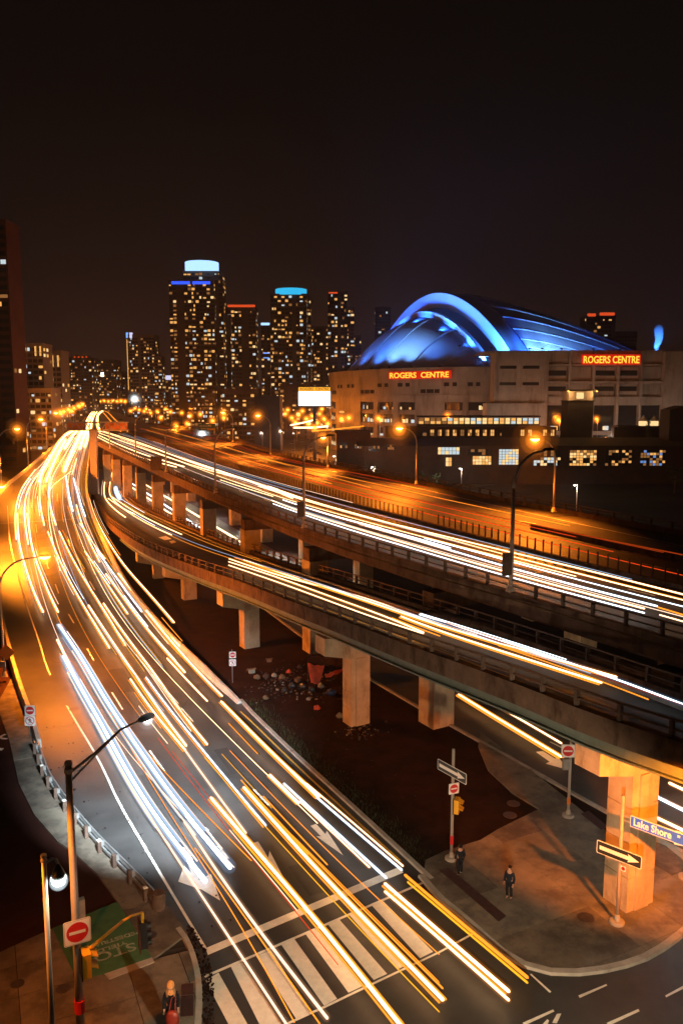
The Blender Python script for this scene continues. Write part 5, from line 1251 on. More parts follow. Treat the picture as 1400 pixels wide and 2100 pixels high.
# far highway and gantry glare
for k, (c, r, pts, lbl) in enumerate([
 ('w', .40, [(176, 892), (184, 862), (193, 846), (206, 837), (226, 833), (262, 831.2)], 'glaring trail following the far bend of the highway, outer one'),
 ('w', .40, [(186, 885), (190, 860), (198, 846), (210, 838.5), (230, 834.5), (262, 832.4)], 'glaring trail following the far bend of the highway, inner one'),
 ('w', .34, [(168, 892), (178, 864), (187, 848), (196, 840)], 'glaring trail left of the pair round the far bend'),
 ('o', .22, [(262, 884), (236, 860), (222, 846), (214, 842)], 'orange trail on the far right carriageway before the bend'),
 ('o', .22, [(248, 884), (228, 864), (214, 848), (208, 843)], 'second orange trail on the far right carriageway before the bend'),
 ('w', .26, [(205, 884), (200, 866), (202, 850), (212, 842)], 'glaring trail right of the pair round the far bend')]):
    trail('C', c, r, pts, lbl)
# link bridge
for c, r, pts, lbl, ed in [
 ('w', .16, [(224, 962), (216, 985), (214, 1012), (222, 1030), (240, 1048), (258, 1061)], 'curving white trail on the link bridge where it comes out from under the highway', (1,)),
 ('w', .16, [(232, 962), (227, 985), (225, 1010), (236, 1028), (258, 1046), (276, 1054)], 'second curving white trail where the link bridge comes out from under the highway', None),
 ('b', .14, [(240, 962), (238, 985), (238, 1005), (246, 1022)], 'short cool trail at the inside of the bend under the highway', None),
 ('w', .13, [(222, 1022), (266, 1052), (310, 1078), (352, 1097)], 'warm trail along the upper link bridge, on its left side', None),
 ('w', .13, [(230, 1019), (278, 1050), (330, 1077), (373, 1096)], 'warm trail along the upper link bridge, on its right side', None),
 ('w', .10, [(470, 1146), (600, 1189), (736, 1219), (786, 1238), (904, 1284)], 'white trail on the link bridge, topmost of its bundle', None),
 ('w', .10, [(469, 1152), (582, 1188), (700, 1232), (800, 1266), (868, 1297)], 'white trail on the link bridge, second of its bundle', None),
 ('w', .09, [(469, 1159), (582, 1198), (700, 1242), (800, 1280), (867, 1299)], 'warm trail on the link bridge, lowest of its bundle', None),
 ('w', .11, [(500, 1148), (610, 1187), (736, 1226), (900, 1283), (1263, 1388)], 'long warm trail through the middle of the link bridge', (1,)),
 ('b', .11, [(860, 1260), (973, 1295), (1080, 1332), (1185, 1362), (1300, 1405), (1420, 1452)], 'bluish trail on the link bridge running out of the right edge', None),
 ('w', .12, [(822, 1264), (900, 1296), (1042, 1339), (1150, 1374), (1232, 1400)], 'warm yellow trail just under the bluish one on the link bridge', (1,)),
 ('d', .05, [(700, 1206), (800, 1238), (1000, 1308), (1230, 1388), (1400, 1446)], 'faint red trail above the bluish one on the link bridge', None),
 ('b', .06, [(862, 1258), (950, 1284), (1080, 1326), (1160, 1352)], 'thin bluish trail near the far rail of the link bridge', None)]:
    trail('B', c, r, pts, lbl, edge=ed)
# near carriageway of the highway
for c, r, pts, lbl, ed in [
 ('w', .16, [(206, 884), (270, 905), (360, 935), (450, 965), (533, 994)], 'white trail on the highway from the gantry, along the median', None),
 ('w', .18, [(204, 888), (260, 908), (340, 936), (420, 962), (500, 983), (600, 1022)], 'white trail on the highway from the gantry, second from the median', None),
 ('w', .18, [(212, 884), (290, 909), (393, 948), (500, 982), (620, 1024)], 'white trail on the highway from the gantry, third from the median', None),
 ('w', .22, [(202, 892), (240, 910), (290, 930), (340, 946), (378, 957)], 'short glaring trail fanning out below the gantry', None),
 ('w', .20, [(200, 896), (235, 914), (290, 938), (362, 958)], 'short glaring trail fanning out below the gantry, lower one', None),
 ('w', .12, [(530, 997), (618, 1024), (750, 1062), (857, 1086), (1018, 1126), (1200, 1168), (1400, 1219)], 'long white trail on the highway closest to the median fence', (-1,)),
 ('w', .12, [(550, 997), (643, 1029), (786, 1069), (900, 1101), (1021, 1133), (1221, 1186), (1400, 1230)], 'long white trail on the highway, second from the median fence', None),
 ('b', .09, [(870, 1104), (1000, 1138), (1078, 1161), (1257, 1208), (1420, 1249)], 'cool thin trail on the highway in its middle lane', None),
 ('b', .14, [(580, 1025), (680, 1058), (750, 1076), (857, 1104), (923, 1124)], 'cool thick trail on the highway, ending near the unlit lamp', None),
 ('b', .15, [(750, 1078), (857, 1108), (1021, 1158), (1186, 1203), (1346, 1243)], 'thick cool trail on the highway in its right lane', None),
 ('w', .13, [(557, 1026), (621, 1051), (728, 1083), (857, 1122), (1000, 1162), (1120, 1196), (1320, 1248)], 'long white trail on the highway in its right lane, upper one', None),
 ('b', .12, [(560, 1033), (630, 1058), (728, 1090), (860, 1129), (1021, 1177), (1186, 1222), (1320, 1257)], 'long cool trail on the highway, lowest of the right lane', None),
 ('o', .12, [(1347, 1245), (1400, 1262), (1440, 1273)], 'short orange trail on the highway at the right edge', None),
 ('w', .09, [(1352, 1261), (1400, 1274), (1440, 1286)], 'short white trail on the highway at the right edge', None),
 ('w', .09, [(452, 984), (500, 1000), (560, 1018)], 'short white trail on the highway below the brown sign panel', None),
 ('p', .06, [(357, 963), (380, 974), (405, 986)], 'thin short trail on the highway by the near rail', None),
 ('r', .08, [(470, 936), (600, 975), (760, 1022), (900, 1060), (1100, 1108), (1400, 1180)], 'long red tail light trail on the far carriageway beside the fence', None),
 ('d', .10, [(430, 905), (560, 937), (680, 965), (800, 992), (930, 1018)], 'long dim red trail along the far parapet of the highway', None),
 ('o', .10, [(300, 882), (400, 910), (520, 948), (680, 992)], 'orange trail on the far carriageway, upper left', None),
 ('o', .08, [(360, 888), (470, 920), (600, 957), (760, 1000)], 'second orange trail on the far carriageway, right of the first', None),
 ('d', .12, [(440, 920), (600, 964), (800, 1012), (1000, 1056), (1200, 1098), (1400, 1138)], 'long dim red trail in the outer lane of the far carriageway', None)]:
    trail('C', c, r, pts, lbl, edge=ed)
# street under the highway
def lower(c, r, o, y0, y1, lbl, h=.68):
    w = [Vector((p.x, p.y, h)) for p in offset(CN, -o) if y0 < p.y < y1]
    mb = MB(); mb.tube(w, r, 8, roundcap=True); tag(part('light_trail', mb, M[TC[c]], smooth=True), lbl, 'light trail', TGRP['E'])
lower('w', .15, 6.4, 100, 250, 'white trail on the lower street seen between the highway columns, nearest lane')
lower('b', .15, 8.0, 100, 250, 'cool trail on the lower street seen between the highway columns, middle')
lower('w', .15, 11.2, 95, 250, 'white trail on the lower street seen between the highway columns, far lane')
trail('E', 'w', .10, [(940, 1424), (1000, 1462), (1080, 1509), (1150, 1552)], 'orange-edged trail on the lower street beside the no entry sign', edge=(-1, 1), er=.09)
trail('E', 'w', .10, [(1012, 1444), (1080, 1482), (1150, 1524)], 'white trail on the lower street emerging from under the link bridge')
for k, (a, b) in enumerate((((1372, 1606), (1440, 1638)), ((1345, 1634), (1440, 1682)), ((1335, 1672), (1440, 1722)))):
    trail('E', 'wbw'[k], .14, [a, b], ('upper', 'middle', 'lowest')[k] + ' of three short bright trails at the right edge behind the big pier')
# wall lamps under the highway that light the lower street
for k, y in enumerate((105, 126, 147, 168, 190, 212)):
    i = min(range(len(CN)), key=lambda q: abs(CN[q].y - y)); p = CN[i] - side(CN, i) * 14; p.z = ZH - 3.4
    t = thing('underpass_lamp', ORD[5 - k] + ' of the white lamps under the highway, above the lower street', 'lamp', p, 'white lamps under the highway')
    mb = MB(); mb.box(p + Vector((0, 0, .14)), (.5, .5, .24)); part('housing', mb, M['black'], t); mb = MB(); mb.box(p, (.4, .4, .05)); part('lens', mb, M['L_smallw'], t)
    add_light('SPOT', 'lamp_light', p - Vector((0, 0, .1)), 16000, (1, .95, .88), t, p + side(CN, i) * 3 - Vector((0, 0, 9)), .2, 100, .5)
# lit street below the video board
for c, r, px, Y, lbl in (('w', .3, [(596, 872), (625, 866), (648, 860)], 372, 'glaring trail on the street below the video board, slanting up'), ('w', .35, [(603, 877), (640, 877), (672, 874)], 352, 'glaring flat trail on the street below the video board'), ('o', .25, [(640, 884), (690, 880), (745, 874)], 345, 'orange trail on the street between the video board and the stadium')):
    w = [PY(u, v, Y) for u, v in px]; mb = MB(); mb.tube(w, r, 8, roundcap=True); tag(part('light_trail', mb, M[TC[c]]), lbl, 'light trail', 'light trails on the street by the stadium')
# ================================================================== GUARD RAIL
gpx = [(74, 1512), (88, 1552), (103, 1590), (137, 1640), (180, 1692), (215, 1730), (250, 1764), (300, 1815), (326, 1846)]
gp = resample(cat_rom([PS(u, v, RAMP, .55) for u, v in gpx]), 1.0)
gp = [Vector((p.x, p.y, lin(p.y, RAMP) + .02)) for p in gp]
gr = thing('guard_rail', 'galvanised guard rail on short posts along the left kerb of the ramp', 'guard rail', gp[len(gp) // 2])
beam = [(-a, b) for a, b in [(.0, .46), (.07, .50), (.0, .56), (.0, .62), (.07, .68), (.0, .74), (-.05, .74), (-.02, .62), (-.02, .56), (-.05, .46)]]
part('rail_beam', MB().sweep(gp, beam), M['steel'], gr)
part('lower_rail', MB().sweep(offset(gp, .14), [(-.05, .28), (.05, .28), (.05, .42), (-.05, .42)]), M['steel'], gr)
for i in range(2, len(gp), 2):
    sd = side(gp, i); q = gp[i] + sd * .32; rz = math.atan2(sd.y, sd.x)
    mb = MB(); mb.box(q + Vector((0, 0, .40)), (.2, .2, .8), rz); p_ = part('post', mb, M['rail'], gr)
    mb = MB(); mb.box(q + Vector((0, 0, .83)), (.21, .21, .06), rz); part('reflector_cap', mb, M['sign_white' if i % 6 == 0 else 'rail'], p_)
    mb = MB(); mb.box(q - sd * .17 + Vector((0, 0, .6)), (.22, .14, .3), rz); part('block', mb, M['steel'], gr)
e_ = gp[-1]; mb = MB(); mb.lathe(e_ + Vector((0, 0, .1)), [(.32, 0), (.34, .1), (.34, .8), (.30, .86)], 14, (Vector((1, 0, 0)), Vector((0, 1, 0)), Vector((0, 0, 1)))); part('end_terminal', mb, M['rail'], gr)

# ================================================================== SIGNS
def frame(rz): return Vector((math.cos(rz), math.sin(rz), 0)), Vector((math.sin(rz), -math.cos(rz), 0)), Vector((0, 0, 1))
def rrect(w, h, r, n=4):
    pts = []
    for cx, cy, a0 in ((w / 2 - r, h / 2 - r, 0), (-w / 2 + r, h / 2 - r, 90), (-w / 2 + r, -h / 2 + r, 180), (w / 2 - r, -h / 2 + r, 270)):
        pts += [(cx + r * math.cos(R(a0 + 90 * k / n)), cy + r * math.sin(R(a0 + 90 * k / n))) for k in range(n + 1)]
    return pts
def flat(c, rz, pts, d, t, m, name, parent):    # a flat shape on a sign: d in front, t thick
    X, Nn, Z = frame(rz); mb = MB(); mb.prism([c + X * x + Z * y + Nn * d for x, y in pts], Nn * t); return part(name, mb, M[m], parent)
def no_entry(parent, c, rz, w, name='no_entry_plate'):
    pl = flat(c, rz, rrect(w, w, w * .08), 0, .015, 'sign_white', name, parent)
    flat(c, rz, rrect(w * .95, w * .95, w * .07), .017, .001, 'sign_black', 'border', pl); flat(c, rz, rrect(w * .93, w * .93, w * .07), .02, .001, 'sign_white', 'face', pl)
    flat(c, rz, [(w * .4 * math.cos(2 * math.pi * k / 28), w * .4 * math.sin(2 * math.pi * k / 28)) for k in range(28)], .023, .002, 'sign_red', 'disc', pl)
    flat(c, rz, [(-w * .3, -w * .06), (w * .3, -w * .06), (w * .3, w * .06), (-w * .3, w * .06)], .028, .002, 'sign_white', 'bar', pl); return pl
def no_ped(parent, c, rz, w):
    pl = flat(c, rz, rrect(w, w, w * .08), 0, .015, 'sign_white', 'no_pedestrian_plate', parent)
    X, Nn, Z = frame(rz); mb = MB(); n = 24
    vs = []; 
    for k in range(n):
        a = 2 * math.pi * k / n
        for rr in (.43, .36): vs.append(c + X * (w * rr * math.cos(a)) + Z * (w * rr * math.sin(a)) + Nn * .02)
    mb.add(vs, [(2 * k, 2 * ((k + 1) % n), 2 * ((k + 1) % n) + 1, 2 * k + 1) for k in range(n)]); part('ring', mb, M['sign_red'], pl)
    flat(c, rz, [(-w * .3, w * .24), (-w * .25, w * .3), (w * .3, -w * .24), (w * .25, -w * .3)], .024, .001, 'sign_red', 'slash', pl)
    mb = MB()
    for q in (((-.03, .2), (.05, .2), (.05, .28), (-.03, .28)), ((-.06, -.02), (.06, -.02), (.07, .18), (-.05, .18)), ((-.06, -.02), (0, -.02), (-.08, -.28), (-.14, -.26)), ((.0, -.02), (.06, -.02), (.14, -.26), (.08, -.28)), ((.05, .16), (.18, .02), (.15, 0), (.03, .1)), ((-.05, .16), (-.17, .04), (-.14, .01), (-.03, .1))):
        mb.poly([c + X * (w * x) + Z * (w * y) + Nn * .022 for x, y in q])
    part('walker_symbol', mb, M['sign_black'], pl); return pl
def one_way(parent, c, rz, w, h):
    pl = flat(c, rz, rrect(w, h, h * .12), 0, .02, 'sign_white', 'one_way_plate', parent)
    flat(c, rz, rrect(w * .97, h * .90, h * .1), .022, .002, 'sign_black', 'face', pl)
    a = h * .15; b = h * .32; x0 = -w * .43; x1 = w * .22; x2 = w * .45
    flat(c, rz, [(x0, -a), (x1, -a), (x1 - h * .08, -b), (x2, 0), (x1 - h * .08, b), (x1, a), (x0, a)], .027, .002, 'sign_white', 'arrow', pl); return pl
def pole_thing(name, lbl, base, vt, r=.075, m='pole', cat='sign post', foot=True, group=None):
    t = thing(name, lbl, cat, base, group); zt = topz(base, vt); Z = Vector((0, 0, 1))
    mb = MB(); mb.tube([base, Vector((base.x, base.y, zt))], r, 12); part('pole', mb, M[m], t, smooth=True)
    if foot:
        mb = MB(); mb.lathe(base, [(.36, 0), (.36, .12), (.3, .16), (r * 1.6, .17), (r * 1.5, .42), (r, .46)], 18); part('foot', mb, M['kerb'], t)
    return t
def at_v(base, v, dx=0.0): return Vector((base.x + dx, base.y, topz(base, v)))
def collar(t, p, r, m='rail', h=.3):
    mb = MB(); mb.cyl(p - Vector((0, 0, h / 2)), p + Vector((0, 0, h / 2)), r, r, 12); part('collar', mb, M[m], t)
# post with one-way, no entry and a pedestrian signal
b4 = P(925, 1762, .13); s4 = pole_thing('sign_post', 'sign post at the dark corner with one way arrow, no entry sign and yellow signal', b4, 1536, .085)
one_way(s4, PY(926, 1582, b4.y - .14), R(-56), 2.35, .62); no_entry(s4, PY(930, 1617, b4.y - .13), R(20), .62)
def ped_signal(parent, c, rz, s=1.0, name='pedestrian_signal'):
    X, Nn, Z = frame(rz); mb = MB(); mb.box(c, (.62 * s, .32 * s, 1.0 * s), rz); o = part(name, mb, M['signal_yellow'], parent)
    mb = MB()
    for k in (.24, -.24):
        q = c + Z * (k * s); mb.prism([q + X * (-.28 * s) + Nn * (.16 * s) + Z * (.2 * s), q + X * (.28 * s) + Nn * (.16 * s) + Z * (.2 * s), q + X * (.26 * s) + Nn * (.44 * s) + Z * (.06 * s), q - X * (.26 * s) + Nn * (.44 * s) + Z * (.06 * s)], -Z * (.05 * s))
    part('visor', mb, M['signal_yellow'], o)
    mb = MB(); mb.box(c - Nn * (.2 * s), (.7 * s, .04, 1.08 * s), rz); part('back_plate', mb, M['black'], o); return o
ped_signal(s4, PY(932, 1652, b4.y - .05) + Vector((.12, 0, 0)), R(70), .8); collar(s4, at_v(b4, 1722), .105, 'sign_red', .5)
# post by the lower street
b5 = P(1164, 1674, .13); s5 = pole_thing('sign_post', 'sign post with a no entry sign by the lower street, left of the big pier', b5, 1508, .085)
no_entry(s5, PY(1164, 1540, b5.y - .14), R(-3), .82); mb = MB(); mb.box(PY(1160, 1567, b5.y - .1), (.42, .2, .68)); part('control_box', mb, M['steel'], s5); collar(s5, at_v(b5, 1642), .11, 'sign_orange', .4)
# post with street name and one way sign
b6 = P(1264, 1893, .13); s6 = pole_thing('sign_post', 'sign post before the big pier with blue street name sign and one way arrow', b6, 1632, .09, 'pole_brown')
zn = PY(1337, 1690, b6.y - .6)
rz6 = R(-44); X6, N6, Z6 = frame(rz6); cN = at_v(b6, 1676) + X6 * 1.95
nm = flat(cN, rz6, rrect(3.05, .56, .05), 0, .05, 'sign_white', 'street_name_plate', s6); flat(cN, rz6, rrect(2.99, .5, .05), .052, .004, 'sign_blue', 'face', nm)
text('lettering', 'Lake Shore', .50, M['sign_white'], nm, cN + N6 * .062 - X6 * .46, (R(90), 0, rz6), .003, .010, sx=.80); text('lettering', 'Bl', .17, M['sign_white'], nm, cN + N6 * .062 + X6 * .78 + Z6 * .09, (R(90), 0, rz6), .003, .003); text('lettering', 'W', .44, M['sign_white'], nm, cN + N6 * .062 + X6 * 1.2, (R(90), 0, rz6), .003, .006)
mb = MB(); mb.bar(at_v(b6, 1672), cN - X6 * 1.4 + Z6 * .12, .06, .06); mb.bar(at_v(b6, 1680), cN - X6 * 1.4 - Z6 * .12, .06, .06); part('bracket', mb, M['steel'], s6)
one_way(s6, PY(1268, 1752, b6.y - .16), R(-43), 2.25, .66)
X, Nn, Z = frame(R(-43)); c = at_v(b6, 1776) + X * .22 + Nn * .1; st = flat(c, R(-43), rrect(.26, .26, .03), 0, .01, 'sign_white', 'parking_plate', s6); flat(c, R(-43), [(.1 * math.cos(k * .5), .1 * math.sin(k * .5)) for k in range(12)], .012, .002, 'sign_red', 'ring', st); flat(c, R(-43), [(-.03, -.05), (.03, -.05), (.03, .05), (-.03, .05)], .016, .002, 'sign_black', 'symbol', st)
# no left turn sign at the right edge
b7 = P(1404, 1800, .13); s7 = pole_thing('sign_post', 'white no turn sign with a red ring, cut by the right edge', b7, 1640, .07, 'pole_brown')
c7 = PY(1398, 1720, b7.y - .12); p7 = flat(c7, R(-20), rrect(.8, .8, .06), 0, .015, 'sign_white', 'no_turn_plate', s7)
X, Nn, Z = frame(R(-20)); mb = MB(); vs = []
for k in range(24):
    a = 2 * math.pi * k / 24
    for rr in (.35, .29): vs.append(c7 + X * (rr * math.cos(a)) + Z * (rr * math.sin(a)) + Nn * .02)
mb.add(vs, [(2 * k, 2 * ((k + 1) % 24), 2 * ((k + 1) % 24) + 1, 2 * k + 1) for k in range(24)]); part('ring', mb, M['sign_red'], p7)
flat(c7, R(-20), [(.1, -.2), (.1, .1), (-.06, .1), (-.06, .18), (-.2, .06), (-.06, -.06), (-.06, .03), (.03, .03), (.03, -.2)], .022, .002, 'sign_black', 'turn_arrow', p7); flat(c7, R(-20), [(-.22, .18), (-.18, .22), (.22, -.18), (.18, -.22)], .026, .002, 'sign_red', 'slash', p7)
mb = MB(); mb.poly([P(u, v, .016) for u, v in ((1098, 1542), (1112, 1540), (1138, 1556), (1140, 1549), (1168, 1580), (1118, 1566), (1126, 1562))]); struct(part('lower_arrow_marking', mb, M['white']))
# two pairs of wrong way signs flanking the ramp
for (u, v, vt, v1, v2, lbl, w) in ((62, 1512, 1446, 1457, 1478, 'no entry and no pedestrians signs on a thin post by the left ramp parapet', 1.06), (477, 1400, 1332, 1343, 1359, 'no entry and no pedestrians signs on a thin post right of the barrier tip', .82)):
    b = PS(u, v, FLAT) if u > 100 else PS(u, v, RAMP); t = pole_thing('sign_post', lbl, b, vt, .035, 'steel', foot=False)
    no_entry(t, PY(u, v1, b.y - .06), R(4), w * .74); no_ped(t, PY(u, v2, b.y - .06), R(4), w * .74)
# orange diamond on the near ramp lamp
c = PS(15, 1388, RAMP, .3) ; cc = PY(14, 1338, c.y - .3); dt = tag(flat(cc, R(10), [(-.75, 0), (0, -.75), (.75, 0), (0, .75)], 0, .02, 'sign_orange', 'warning_sign', None), 'orange diamond warning sign on the lamp post at the left edge', 'sign')
flat(cc, R(10), [(-.68, 0), (0, -.68), (.68, 0), (0, .68)], -.024, .002, 'sign_orange', 'back_face', dt); mb = MB(); mb.box(PY(6, 1362, c.y - .35), (.5, .2, .5)); mb_ = part('box', mb, M['steel'], dt)
# signal pole furniture on the tall brown lamp
sgn = thing('no_entry_sign', 'large square no entry sign strapped to the tall brown lamp pole', 'sign', at_v(base, 1911))
no_entry(sgn, PY(159, 1911, base.y - .2), R(27), .98)
mb = MB(); mb.box(PY(165, 1872, base.y + .1), (.34, .24, 1.1), R(27)); part('control_box', mb, M['steel'], sgn)
sig = thing('pedestrian_signal', 'yellow pedestrian signal box on the tall brown lamp pole below the no entry sign', 'signal', at_v(base, 1965))
ped_signal(sig, PY(172, 1968, base.y) + Vector((.14, -.15, 0)), R(115), .95, 'signal_box')
# mast arm carrying a hanging signal
ma = thing('signal_mast', 'yellow mast arm with a dark hanging traffic signal over the green bike pad', 'signal', at_v(base, 1940))
a = PY(186, 1944, base.y); q = PY(252, 1889, base.y + 2.0); e2 = PY(292, 1871, base.y + 2.9)
mb = MB(); mb.tube([a, q], .075, 10, .055); mb.tube([q, q.lerp(e2, .4) + Vector((0, 0, .06)), e2], .055, 10, .04); part('arm', mb, M['signal_yellow'], ma, smooth=True)
mb = MB(); mb.tube([e2, e2 - Vector((0, 0, .45))], .06, 8); part('hanger', mb, M['signal_yellow'], ma)
hs = e2 - Vector((0, 0, 1.0)); mb = MB(); mb.box(hs, (.34, .26, 1.15), R(20)); o = part('signal_head', mb, M['black'], ma)
X, Nn, Z = frame(R(110)); mb = MB()
for k in (.36, 0, -.36): mb.lathe(hs + Z * k + Nn * .13, [(.13, 0), (.15, .2)], 10, (X, Z, Nn))
part('visor', mb, M['black'], o); mb = MB(); mb.box(hs - Nn * .15, (.06, .52, 1.35), R(20)); part('back_plate', mb, M['tarp_dark'], o)
collar(led, at_v(base, 2062), .2, 'sign_red', .5)
# small push-button post behind it
b = P(158, 1965, .12); t = pole_thing('push_button_post', 'thin dark post standing behind the large no entry sign', b, 1832, .05, 'rail', cat='post', foot=False)
mb = MB(); mb.box(at_v(b, 1840), (.25, .2, .3)); part('push_button_box', mb, M['rail'], t)

# ================================================================== OVERHEAD GANTRY AND HIGHWAY SIGNS
gb = P(193, 985, ZH) ; gY = 262
gy = thing('sign_gantry', 'steel sign gantry spanning both roads on a single thick post at the gore', 'gantry', (P(193, 925, ZH).x, P(193, 925, ZH).y, ZH))
pb = P(193, 930, ZH); gz1, gz0 = topz(pb, 866), topz(pb, 882); xl, xr = PY(133, 870, pb.y).x, PY(262, 870, pb.y).x
mb = MB(); mb.box((pb.x, pb.y, (ZH - 10 + gz0) / 2), (1.6, 1.3, gz0 - ZH + 10)); part('post', mb, M['pole_brown'], gy)
mb = MB()
for z in (gz0, gz1): mb.box(((xl + xr) / 2, pb.y, z), (xr - xl, .35, .35)); mb.box(((xl + xr) / 2, pb.y + 1.3, z), (xr - xl, .3, .3))
nn = 12
for k in range(nn):
    x0_, x1_ = xl + (xr - xl) * k / nn, xl + (xr - xl) * (k + 1) / nn
    mb.bar((x0_, pb.y, gz0 if k % 2 else gz1), (x1_, pb.y, gz1 if k % 2 else gz0), .2, .2)
part('truss', mb, M['pole_brown'], gy)
for u0, u1 in ((134, 172), (212, 258)):
    a, b = PY(u0, 870, pb.y).x, PY(u1, 870, pb.y).x; mb = MB(); mb.box(((a + b) / 2, pb.y + 1.7, (gz0 + gz1) / 2), (b - a, .15, (gz1 - gz0) * 1.05)); part('sign_panel', mb, M['sign_orange'], gy)
b = P(323, 962, ZH + .3); i = inward(CN, b); q = CN[i] + side(CN, i) * .5; c = PY(322, 950, q.y)
t = thing('roadside_sign', 'small plain brown sign panel on the near rail of the highway', 'sign', q); mb = MB(); mb.box((c.x, q.y - .4, c.z), (2.1, .1, 2.6)); part('panel', mb, M['rail'], t); mb = MB(); mb.bar((c.x, q.y, ZH), (c.x, q.y, c.z), .12, .12); part('post', mb, M['rail'], t)
p = PY(424, 876, 290); t = thing('highway_sign', 'green highway sign with white lettering and a yellow tab, beyond the highway', 'sign', (p.x, 290, 4))
mb = MB(); mb.box((p.x, 290, p.z), (6.2, .2, 2.3)); pnl = part('panel', mb, M['sign_green'], t)
text('lettering', 'Lake Shore Blvd', .62, M['sign_white'], pnl, (p.x - .5, 289.86, p.z + .45), (R(90), 0, 0), .01, .01); text('lettering', 'Spadina Ave', .62, M['sign_white'], pnl, (p.x - .5, 289.86, p.z - .45), (R(90), 0, 0), .01, .01)
mb = MB(); mb.box((p.x + 1.7, 289.8, p.z - .75), (2.6, .1, .6)); part('exit_tab', mb, M['yellow'], t)
mb = MB(); mb.bar((p.x + 2.6, 290.4, 0), (p.x + 2.6, 290.4, p.z + 1.2), .4, .4); part('post', mb, M['pole'], t)
p = PY(457, 900, 300); t = thing('display_board', 'small grey display board on a post left of the far parapet', 'sign', (p.x, 300, 0)); mb = MB(); mb.box((p.x, 300, p.z), (2.2, .3, 3.2)); part('panel', mb, M['steel'], t); mb = MB(); mb.bar((p.x, 300.3, 0), (p.x, 300.3, p.z), .3, .3); part('post', mb, M['pole'], t)

